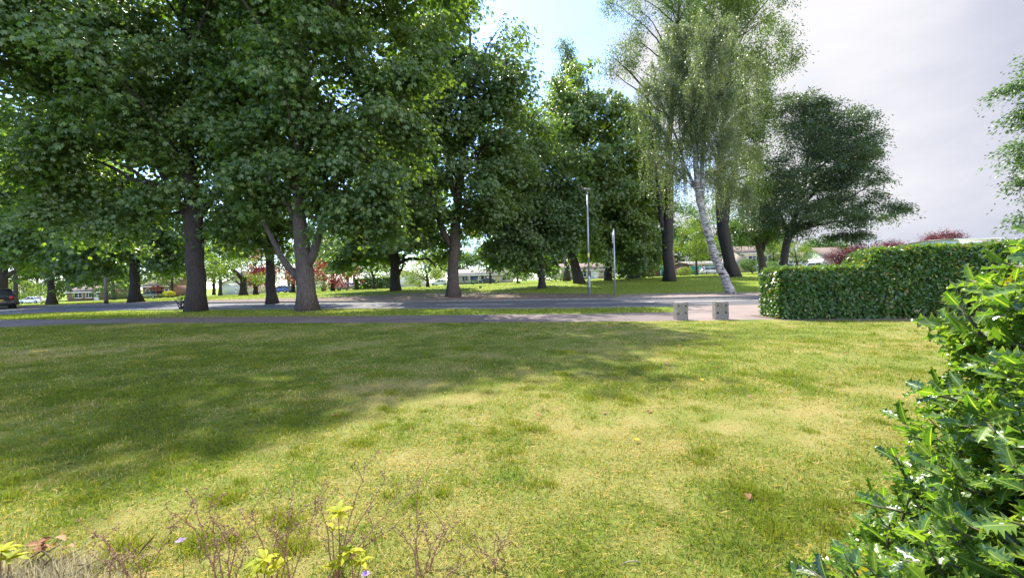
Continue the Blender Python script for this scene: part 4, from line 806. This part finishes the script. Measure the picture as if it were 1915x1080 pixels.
g = Geo(); g.tube([(0, 0, -.2), (0, 0, 1.5), (0, 0, 1.6), (0, 0, 9.6)], [.1, .1, .07, .05], 10); g.build('pole', MT['galv'], tp)
g = Geo(); g.tube([(0, 0, 9.5), (.1, 0, 9.75), (.5, 0, 9.85)], [.05, .045, .04], 8); g.box((.75, 0, 9.84), (.32, .12, .06)); g.build('lantern', MT['lampgrey'], tp)
# bollards with four bolt holes
def bollard(px, py, w, h, label, rz):
    q = flat(px, py); root = thing('concrete_bollard', label, 'bollard', q, rz, 'stumpy concrete bollards by the drive'); rg = np.random.default_rng(int(px)); t = .11
    bm = bmesh.new(); xs = [-w / 2, -w * .36, -w * .24, w * .24, w * .36, w / 2]; zs = [-.15, .0, h * .36, h * .42, h * .78, h * .84, h]
    gv = [[bm.verts.new((x, -t, z)) for x in xs] for z in zs]; hole = []
    for i in range(len(zs) - 1):
        for j in range(len(xs) - 1):
            f = bm.faces.new((gv[i][j], gv[i][j + 1], gv[i + 1][j + 1], gv[i + 1][j]))
            if i in (2, 4) and j in (1, 3): hole.append(f)
    outer = [e for e in bm.edges if len(e.link_faces) == 1]
    ex = bmesh.ops.extrude_edge_only(bm, edges=outer); bmesh.ops.translate(bm, verts=[v for v in ex['geom'] if isinstance(v, bmesh.types.BMVert)], vec=(0, 2 * t, 0))
    back = [e for e in bm.edges if len(e.link_faces) == 1]; bmesh.ops.holes_fill(bm, edges=back, sides=0)
    ho = []
    for f in hole:
        r = bmesh.ops.extrude_discrete_faces(bm, faces=[f]); nf = r['faces'][0]; ho.append([tuple(v.co) for v in nf.verts]); bmesh.ops.translate(bm, verts=list(nf.verts), vec=(0, .05, 0))
    for v in bm.verts: v.co += Vector(rg.normal(0, .004, 3))
    bmesh.ops.recalc_face_normals(bm, faces=bm.faces)
    me = bpy.data.meshes.new('block'); bm.to_mesh(me); bm.free(); me.materials.append(MT['concrete']); o = bpy.data.objects.new('block', me); COL.objects.link(o); o.parent = root
    for c in ho:
        c = np.array(c); m = c.mean(0); g = Geo(); g.tube([(m[0], -t - .004, m[2]), (m[0], -t + .06, m[2])], [.028, .02], 10); g.build('bolt_hole', MT['hole'], root)
bollard(1273, 597.8, .375, .55, 'left of the two concrete bollards, beside the end of the verge', R(4))
bollard(1347.5, 596.8, .40, .55, 'right of the two concrete bollards, standing alone before the pink tarmac', R(-3))

# ================================================================== FOREGROUND: HOLLY
def holly_template():
    n = 15; t = np.linspace(0, 1, n); V = []; edge = []
    for i, u in enumerate(t):
        w = .30 * math.sin(math.pi * min(1, u * .93 + .05)) ** .75 * (1 - .25 * u)
        sp = (i % 2 == 1); wo = w * (1.5 if sp else .64); zz = (.13 if (i // 2) % 2 else -.05) if sp else .055
        if i in (0, n - 1): wo = w = .006
        arch = -.16 * u * u + .04 * u
        fwd = .035 if sp else -.01
        for s, k, z, e in ((-1, wo, zz + .05, 1), (-1, w * .66, .045, .25), (0, 0, 0, 0), (1, w * .66, .045, .25), (1, wo, (.13 if not (i // 2) % 2 and sp else (-.05 if sp else zz)) + .05, 1)):
            V.append((u + (fwd if k == wo else 0), s * k, arch + z * (0 if i in (0, n - 1) else 1))); edge.append(e if k else -1)
    Fc = [[i * 5 + j, i * 5 + j + 1, (i + 1) * 5 + j + 1, (i + 1) * 5 + j] for i in range(n - 1) for j in range(4)]
    return np.array(V), np.array(Fc), np.array(edge, float)
m, nt_, N_, L_, P_ = mat('holly_leaf')
a_ = N_.new('ShaderNodeAttribute'); a_.attribute_name = 'rnd'; e_ = N_.new('ShaderNodeAttribute'); e_.attribute_name = 'edge'
r_ = ramp(N_, [(0, (.024, .062, .022)), (.5, (.062, .140, .028)), (.88, (.14, .23, .035)), (.95, (.16, .19, .03)), (1, (.24, .13, .02))]); L_.new(a_.outputs['Fac'], r_.inputs[0])
er = ramp(N_, [(.0, (0, 0, 0)), (.84, (0, 0, 0)), (.97, (1, 1, 1))]); L_.new(e_.outputs['Fac'], er.inputs[0])
mr = N_.new('ShaderNodeMapRange'); mr.inputs[1].default_value = -.78; mr.inputs[2].default_value = -.98; L_.new(e_.outputs['Fac'], mr.inputs[0])
sm = N_.new('ShaderNodeMath'); sm.operation = 'MAXIMUM'; L_.new(er.outputs[0], sm.inputs[0]); L_.new(mr.outputs[0], sm.inputs[1])
mc = N_.new('ShaderNodeMix'); mc.data_type = 'RGBA'; L_.new(sm.outputs[0], mc.inputs['Factor']); L_.new(r_.outputs[0], mc.inputs['A']); mc.inputs['B'].default_value = (.34, .40, .10, 1)
L_.new(mc.outputs['Result'], P_.inputs['Base Color']); P_.inputs['Roughness'].default_value = .27; P_.inputs['Specular IOR Level'].default_value = .7; P_.inputs['Coat Weight'].default_value = .2; P_.inputs['Coat Roughness'].default_value = .2
tb = N_.new('ShaderNodeBsdfTranslucent'); mu = N_.new('ShaderNodeMix'); mu.data_type = 'RGBA'; mu.blend_type = 'MULTIPLY'; mu.inputs['Factor'].default_value = 1; mu.inputs['B'].default_value = (2.2, 2.2, .65, 1)
L_.new(mc.outputs['Result'], mu.inputs['A']); L_.new(mu.outputs['Result'], tb.inputs[0]); xs_ = N_.new('ShaderNodeMixShader'); xs_.inputs[0].default_value = .42
L_.new(P_.outputs[0], xs_.inputs[1]); L_.new(tb.outputs[0], xs_.inputs[2]); L_.new(xs_.outputs[0], N_['Material Output'].inputs[0]); MT['holly'] = m
def holly():
    rg = np.random.default_rng(77); c = np.array([1.335, .775, 0]); root = thing('holly_bush', 'glossy spiny leaved holly bush close on the right edge', 'bush', c)
    prof = lambda z: np.interp(z, [0, .3, .57, 1.03, 1.23, 1.35, 1.42, 1.5, 1.57], [.62, .62, .545, .375, .315, .28, .235, .15, .04])
    TV, TF, TE = holly_template(); gs = Geo(); Vs = []; Rn = []
    ns = 2300
    Z = rg.uniform(.05, 1.55, ns); keep = rg.uniform(0, .62, ns) < prof(Z); Z = Z[keep]
    for z in Z:
        a = rg.uniform(0, 6.283); q = rg.uniform(); rr = prof(z) * (.5 + .5 * q ** .6)
        if rg.uniform() < .07: rr = prof(z) * rg.uniform(1.0, 1.12)
        tip = c + np.array([math.cos(a) * rr, math.sin(a) * rr, z]); nrm = np.array([math.cos(a), math.sin(a), .45])
        dirn = unit(nrm + rg.normal(0, .45, 3) + np.array([0, 0, .25])); ln = rg.uniform(.10, .18); base = tip - dirn * ln
        s0 = base - unit(nrm * np.array([1, 1, .4])) * rg.uniform(.03, .09) - np.array([0, 0, .05])
        gs.tube(np.array([s0, base, base + dirn * ln * .5, tip]), [.0055, .0045, .0035, .002], 5)
        nl = int(rg.integers(7, 11)); ref = unit(np.cross(dirn, rg.normal(0, 1, 3))); sh_r = rg.normal(.52, .15)
        for k in range(nl):
            f = (k + .5) / nl; p = base + dirn * ln * f; th = k * 2.4 + rg.normal(0, .3); sd = ref * math.cos(th) + np.cross(dirn, ref) * math.sin(th)
            D = unit(sd * (1.1 - .5 * f) + dirn * (.45 + .6 * f) + rg.normal(0, .15, 3) + np.array([0, 0, -.05])); U = unit(dirn * .6 + np.array([0, 0, .6]) + nrm * .45 + rg.normal(0, .25, 3)); S = unit(np.cross(U, D)); U = np.cross(D, S)
            L = rg.uniform(.040, .074) * (1 - .25 * (f > .85)); B = np.stack([D, S * rg.uniform(.9, 1.25), U * rg.uniform(.7, 1.4)], 0) * L
            Vs.append(TV @ B + p + sd * .004); Rn.append(np.full(len(TV), np.clip(sh_r + rg.normal(0, .13) + .1 * f, 0, .87) if rg.uniform() > .005 else .97))
    for k in range(9):
        a = rg.uniform(0, 6.28); e = c + np.array([math.cos(a) * .2, math.sin(a) * .2, rg.uniform(.7, 1.25)]); gs.tube(bez(c + np.array([0, 0, -.05]), c + np.array([math.cos(a) * .1, math.sin(a) * .1, .6]), e, 6), np.linspace(.03, .008, 6), 6)
    n = len(Vs); V = np.concatenate(Vs); Fc = (np.arange(n)[:, None, None] * len(TV) + TF[None]).reshape(-1, 4); gl = Geo(); gl.add(V, Fc, np.concatenate(Rn))
    o = gl.build('foliage', MT['holly'], root, smooth=True, origin=c); at = o.data.attributes.new('edge', 'FLOAT', 'POINT'); at.data.foreach_set('value', np.tile(TE, n).astype(np.float32))
    gs.build('stems', MT['holly_stem'], root, origin=c)
holly()

# ================================================================== FOREGROUND: BORDER PLANTS
def dry_plant(label, px, d, stems, seed, lean=0):
    """stems: list of (tip px, tip py, depth offset)"""
    rg = np.random.default_rng(seed); b = GP(px, d); o = np.array(b); root = thing('dried_plant', label, 'plant', b, 0, 'dried stems of the front border'); g = Geo(); gh = Geo()
    def heads(p, k, r):
        for _ in range(k):
            q = p + rg.normal(0, r, 3); u = rg.normal(0, 1, 3); u = u / np.linalg.norm(u); s = rg.uniform(.0022, .0048)
            gh.tube([q - u * s, q, q + u * s * 1.2], [s * .3, s, s * .3], 5)
    for tx, ty, dd in stems:
        e = np.array(W(tx, ty, d + dd)); s = o + np.array([rg.normal(0, .03), rg.normal(0, .03), -.03]); c = (s + e) / 2 + np.array([rg.normal(0, .03), rg.normal(0, .03), .05]); n = 9
        Q = bez(s, c, e, n); Q[1:-1] += rg.normal(0, .004, (n - 2, 3)); g.tube(Q, np.linspace(.0036, .0014, n), 6)
        for k in range(2, n):
            heads(Q[k], 2, .004)
            if k > 3 and rg.uniform() < .8:
                a = rg.uniform(0, 6.28); l2 = rg.uniform(.04, .13); e2 = Q[k] + np.array([math.cos(a) * l2 * .7, math.sin(a) * l2 * .5, l2 * rg.uniform(.5, 1)]); q2 = bez(Q[k], (Q[k] + e2) / 2 + rg.normal(0, .012, 3), e2, 5)
                g.tube(q2, np.linspace(.0018, .0009, 5), 5); heads(e2, 5, .007); heads(q2[3], 2, .004)
        heads(e, 7, .009)
    g.build('stems', MT['redstem'], root, origin=o); gh.build('seed_heads', MT['seed'], root, origin=o)  # second mesh holds only the dried seed heads, no leaves
dry_plant('dried red brown stems leaning right in the middle of the border, the tallest clump', 615, 1.78, [(683, 870, .15), (720, 900, .2), (735, 985, .1), (780, 905, .3), (600, 930, .0), (700, 1010, .05), (640, 1000, 0)], 1)
dry_plant('dried red brown stems fanning around the curled yellow leaves', 545, 1.72, [(550, 905, .1), (590, 940, .15), (520, 1000, .0), (470, 960, .1), (545, 960, .05), (505, 990, -.05)], 2)
dry_plant('thin dried stems with pale middle stalk left of the yellow leaved shrubs', 425, 1.70, [(360, 935, .1), (395, 940, .15), (420, 985, 0), (440, 1000, .05), (330, 960, .0), (405, 1010, -.05), (465, 1030, 0)], 3)
dry_plant('small tangle of dried stems beside the bright green tuft at bottom left', 255, 1.72, [(180, 1000, .0), (215, 1035, .05), (240, 1040, 0), (320, 985, .1), (200, 1050, .0)], 4)
dry_plant('sparse dried stems at the right end of the border clumps', 790, 1.80, [(783, 900, .2), (830, 985, .15), (765, 980, .1), (800, 1010, .05), (845, 1010, .1), (900, 1030, .1), (750, 1000, .1)], 5)
dry_plant('single short dried stem standing apart on the lawn edge', 940, 1.85, [(938, 1025, 0), (925, 1050, .02)], 6)

def leafy(name, label, px, d, heads, seed, leafm='yellow', Lr=(.05, .085)):
    rg = np.random.default_rng(seed); b = GP(px, d); o = np.array(b); root = thing(name, label, 'plant', b); g = Geo(); gl = Geo()
    for hx, hy, k in heads:
        e = np.array(W(hx, hy, d)); g.tube(bez(o + np.array([0, 0, -.03]), (o + e) / 2 + rg.normal(0, .02, 3), e, 6), np.linspace(.004, .0022, 6), 6)
        for i in range(k):
            th = i * 2.4 + rg.normal(0, .3); el = rg.uniform(.0, .8); D = np.array([math.cos(th) * math.cos(el), math.sin(th) * math.cos(el), math.sin(el)]); L = rg.uniform(*Lr); U = np.array([0, 0, 1.]) - D * .3; S = unit(np.cross(D, U)); U = np.cross(S, D)
            t = np.linspace(0, 1, 7); w = np.sin(np.pi * np.clip(t * .94 + .03, 0, 1)) ** .8 * L * .17; mid = e + D * (t * L)[:, None] - np.array([0, 0, 1]) * (t ** 2 * L * rg.uniform(.15, .55))[:, None]
            V = np.stack([mid - S * w[:, None] + U * w[:, None] * .35, mid, mid + S * w[:, None] + U * w[:, None] * .35], 1).reshape(-1, 3); j = np.arange(6)[:, None] * 3
            gl.add(V, np.concatenate([j + np.array([[0, 1, 4, 3]]), j + np.array([[1, 2, 5, 4]])]), np.clip(rg.normal(.5, .22), 0, 1))
    g.build('stems', MT['redstem'], root, origin=o); gl.build('foliage', MT[leafm], root, smooth=True, origin=o); return root
leafy('yellow_shrub', 'star of slim yellow leaves held above the border, topmost of the yellow shrubs', 632, 1.80, [(632, 958, 11), (622, 990, 3)], 1, Lr=(.05, .08))
leafy('yellow_shrub', 'curled yellow leaves low in the border, left of the broad pale clump', 495, 1.70, [(495, 1045, 10), (520, 1062, 8), (480, 1068, 6)], 2, Lr=(.05, .09))
leafy('yellow_shrub', 'broad pale yellow leaves clumped low beneath the leaning stems', 655, 1.72, [(655, 1030, 11), (640, 1050, 9), (675, 1050, 8), (620, 1062, 6)], 3, Lr=(.045, .075))
leafy('yellow_shrub', 'bright lime shoots at the bottom left corner beside the dry tuft', 4, 1.8, [(4, 1030, 12), (16, 1045, 9), (-20, 1040, 8)], 4, Lr=(.05, .08))
# dry ornamental tuft, dead leaves, flowers, stalk
g = Geo(); b = GP(45, 1.78); x = rng.normal(b.x, .17, 2600); y = rng.normal(b.y - .02, .09, 2600)
blades(g, x, y, rng.uniform(.05, .15, 2600), np.full(2600, .003), np.full(2600, .5), 1.0)
tag(g.build('dry_grass_tuft', MT['pale'], origin=b, loc=b), 'pale dried tuft of fine grass in the bottom left corner', 'grass tuft')
def dead_leaf(px, py, L, label, seed, m='dead', group=None, n=1, cat='leaf', name='fallen_leaf', zoff=.015):
    rg = np.random.default_rng(seed); p = flat(px, py); g = Geo()
    for i in range(n):
        a = rg.uniform(0, 6.28); e = np.array([rg.normal(0, .035), rg.normal(0, .03), zoff + .006 * i]) if n > 1 else np.array([0, 0, zoff]); D = np.array([math.cos(a), math.sin(a), rg.uniform(-.1, .5)]); U = np.array([rg.normal(0, .3), rg.normal(0, .3), 1.]); D = unit(D); S = unit(np.cross(D, U)); U = np.cross(S, D)
        t = np.linspace(0, 1, 6); w = np.sin(np.pi * np.clip(t * .92 + .04, 0, 1)) * L * rg.uniform(.22, .34); mid = e + D * (t * L)[:, None] + U * (np.sin(t * 3) * L * rg.uniform(.05, .25))[:, None]; c = rg.uniform(.2, .8)
        V = np.stack([mid - S * w[:, None] + U * w[:, None] * c, mid, mid + S * w[:, None] + U * w[:, None] * c], 1).reshape(-1, 3); j = np.arange(5)[:, None] * 3
        g.add(V, np.concatenate([j + np.array([[0, 1, 4, 3]]), j + np.array([[1, 2, 5, 4]])]), np.clip(rg.normal(.55, .25), 0, 1))
    return tag(g.build(name, MT[m], smooth=True, loc=p), label, cat, group)
dead_leaf(92, 1048, .055, 'heap of curled dead brown leaves beside the pale dried tuft', 3, n=11, name='dead_leaf_heap', cat='dead leaves', zoff=.04)
dead_leaf(111, 1008, .035, 'single orange brown dead leaf above the dead leaf heap', 4, zoff=.03)
dead_leaf(246, 1042, .03, 'small rust coloured dead leaf beside the bright green tuft', 5, zoff=.03)
for k, (x, y) in enumerate([(1042, 715), (1042, 628), (1252, 684), (1460, 734), (1408, 747), (1212, 775), (1250, 798), (1130, 773), (1575, 664), (1530, 660), (890, 697), (620, 777), (540, 735), (1012, 783), (1268, 650), (330, 700), (1400, 940), (1098, 660), (785, 640), (700, 668), (440, 655), (1180, 645), (1340, 690)]):
    dead_leaf(x, y, .045 + .02 * (k % 3), 'small dry leaf lying on the lawn', 20 + k, 'dead' if k % 3 else 'pale', 'dry leaves scattered on the lawn')
def flower(px, py, label, m, seed, R_=.018, lift=.05, d=None):
    rg = np.random.default_rng(seed); p = np.array(flat(px, py)) if d is None else np.array(W(px, py, d)); z0 = float(T(p[0], p[1])); c = p.copy()
    if d is None: c = p + np.array([0, 0, lift]); 
    base = np.array([p[0], p[1] + .01, z0]); root = thing('flower', label, 'flower', base); g = Geo(); g.tube([base, (base + c) / 2 + np.array([.004, 0, 0]), c], [.0015, .0013, .001], 5); g.build('stem', MT['privet'], root, origin=base)
    g = Geo(); n = 9 if m == 'dandelion' else 5
    for i in range(n * (3 if m == 'dandelion' else 1)):
        a = i * 2 * math.pi / n + rg.normal(0, .1); D = np.array([[math.cos(a), math.sin(a), rg.uniform(.1, .6)]]); oval(g, c[None] + rg.normal(0, .001, (1, 3)), D, np.array([[0, 0, 1.]]), R_, R_ * (.35 if n == 9 else .85), rg.uniform(.2, .9))
    g.build('petals', MT[m], root, origin=base)
flower(338, 1012, 'small lilac flower among the dried stems at lower left', 'violet', 1, .022, d=1.72)
flower(684, 1074, 'violet flower at the bottom edge under the broad pale leaves', 'violet', 2, .022, d=1.66)
flower(1191, 829, 'yellow dandelion flattened in the middle of the sunny lawn', 'dandelion', 3, .026, .03)
flower(1313, 716, 'tiny yellow dandelion farther back near the shadow edge', 'dandelion', 4, .026, .04)
g = Geo(); P = np.array([flat(1140, 1078)[:], W(1150, 1062, 1.86)[:], W(1172, 1050, 1.86)[:], W(1193, 1047, 1.86)[:], W(1200, 1060, 1.86)[:], flat(1204, 1080)[:]]); P[0][2] = .0; P[-1][2] = .0
Q, q = resample(P, np.linspace(.004, .003, 6), 24); g.tube(Q, q, 7)
tag(g.build('bent_stalk', MT['pale'], smooth=True, origin=P[0], loc=P[0]), 'pale dry stalk bent into an arch over the near lawn', 'stalk')
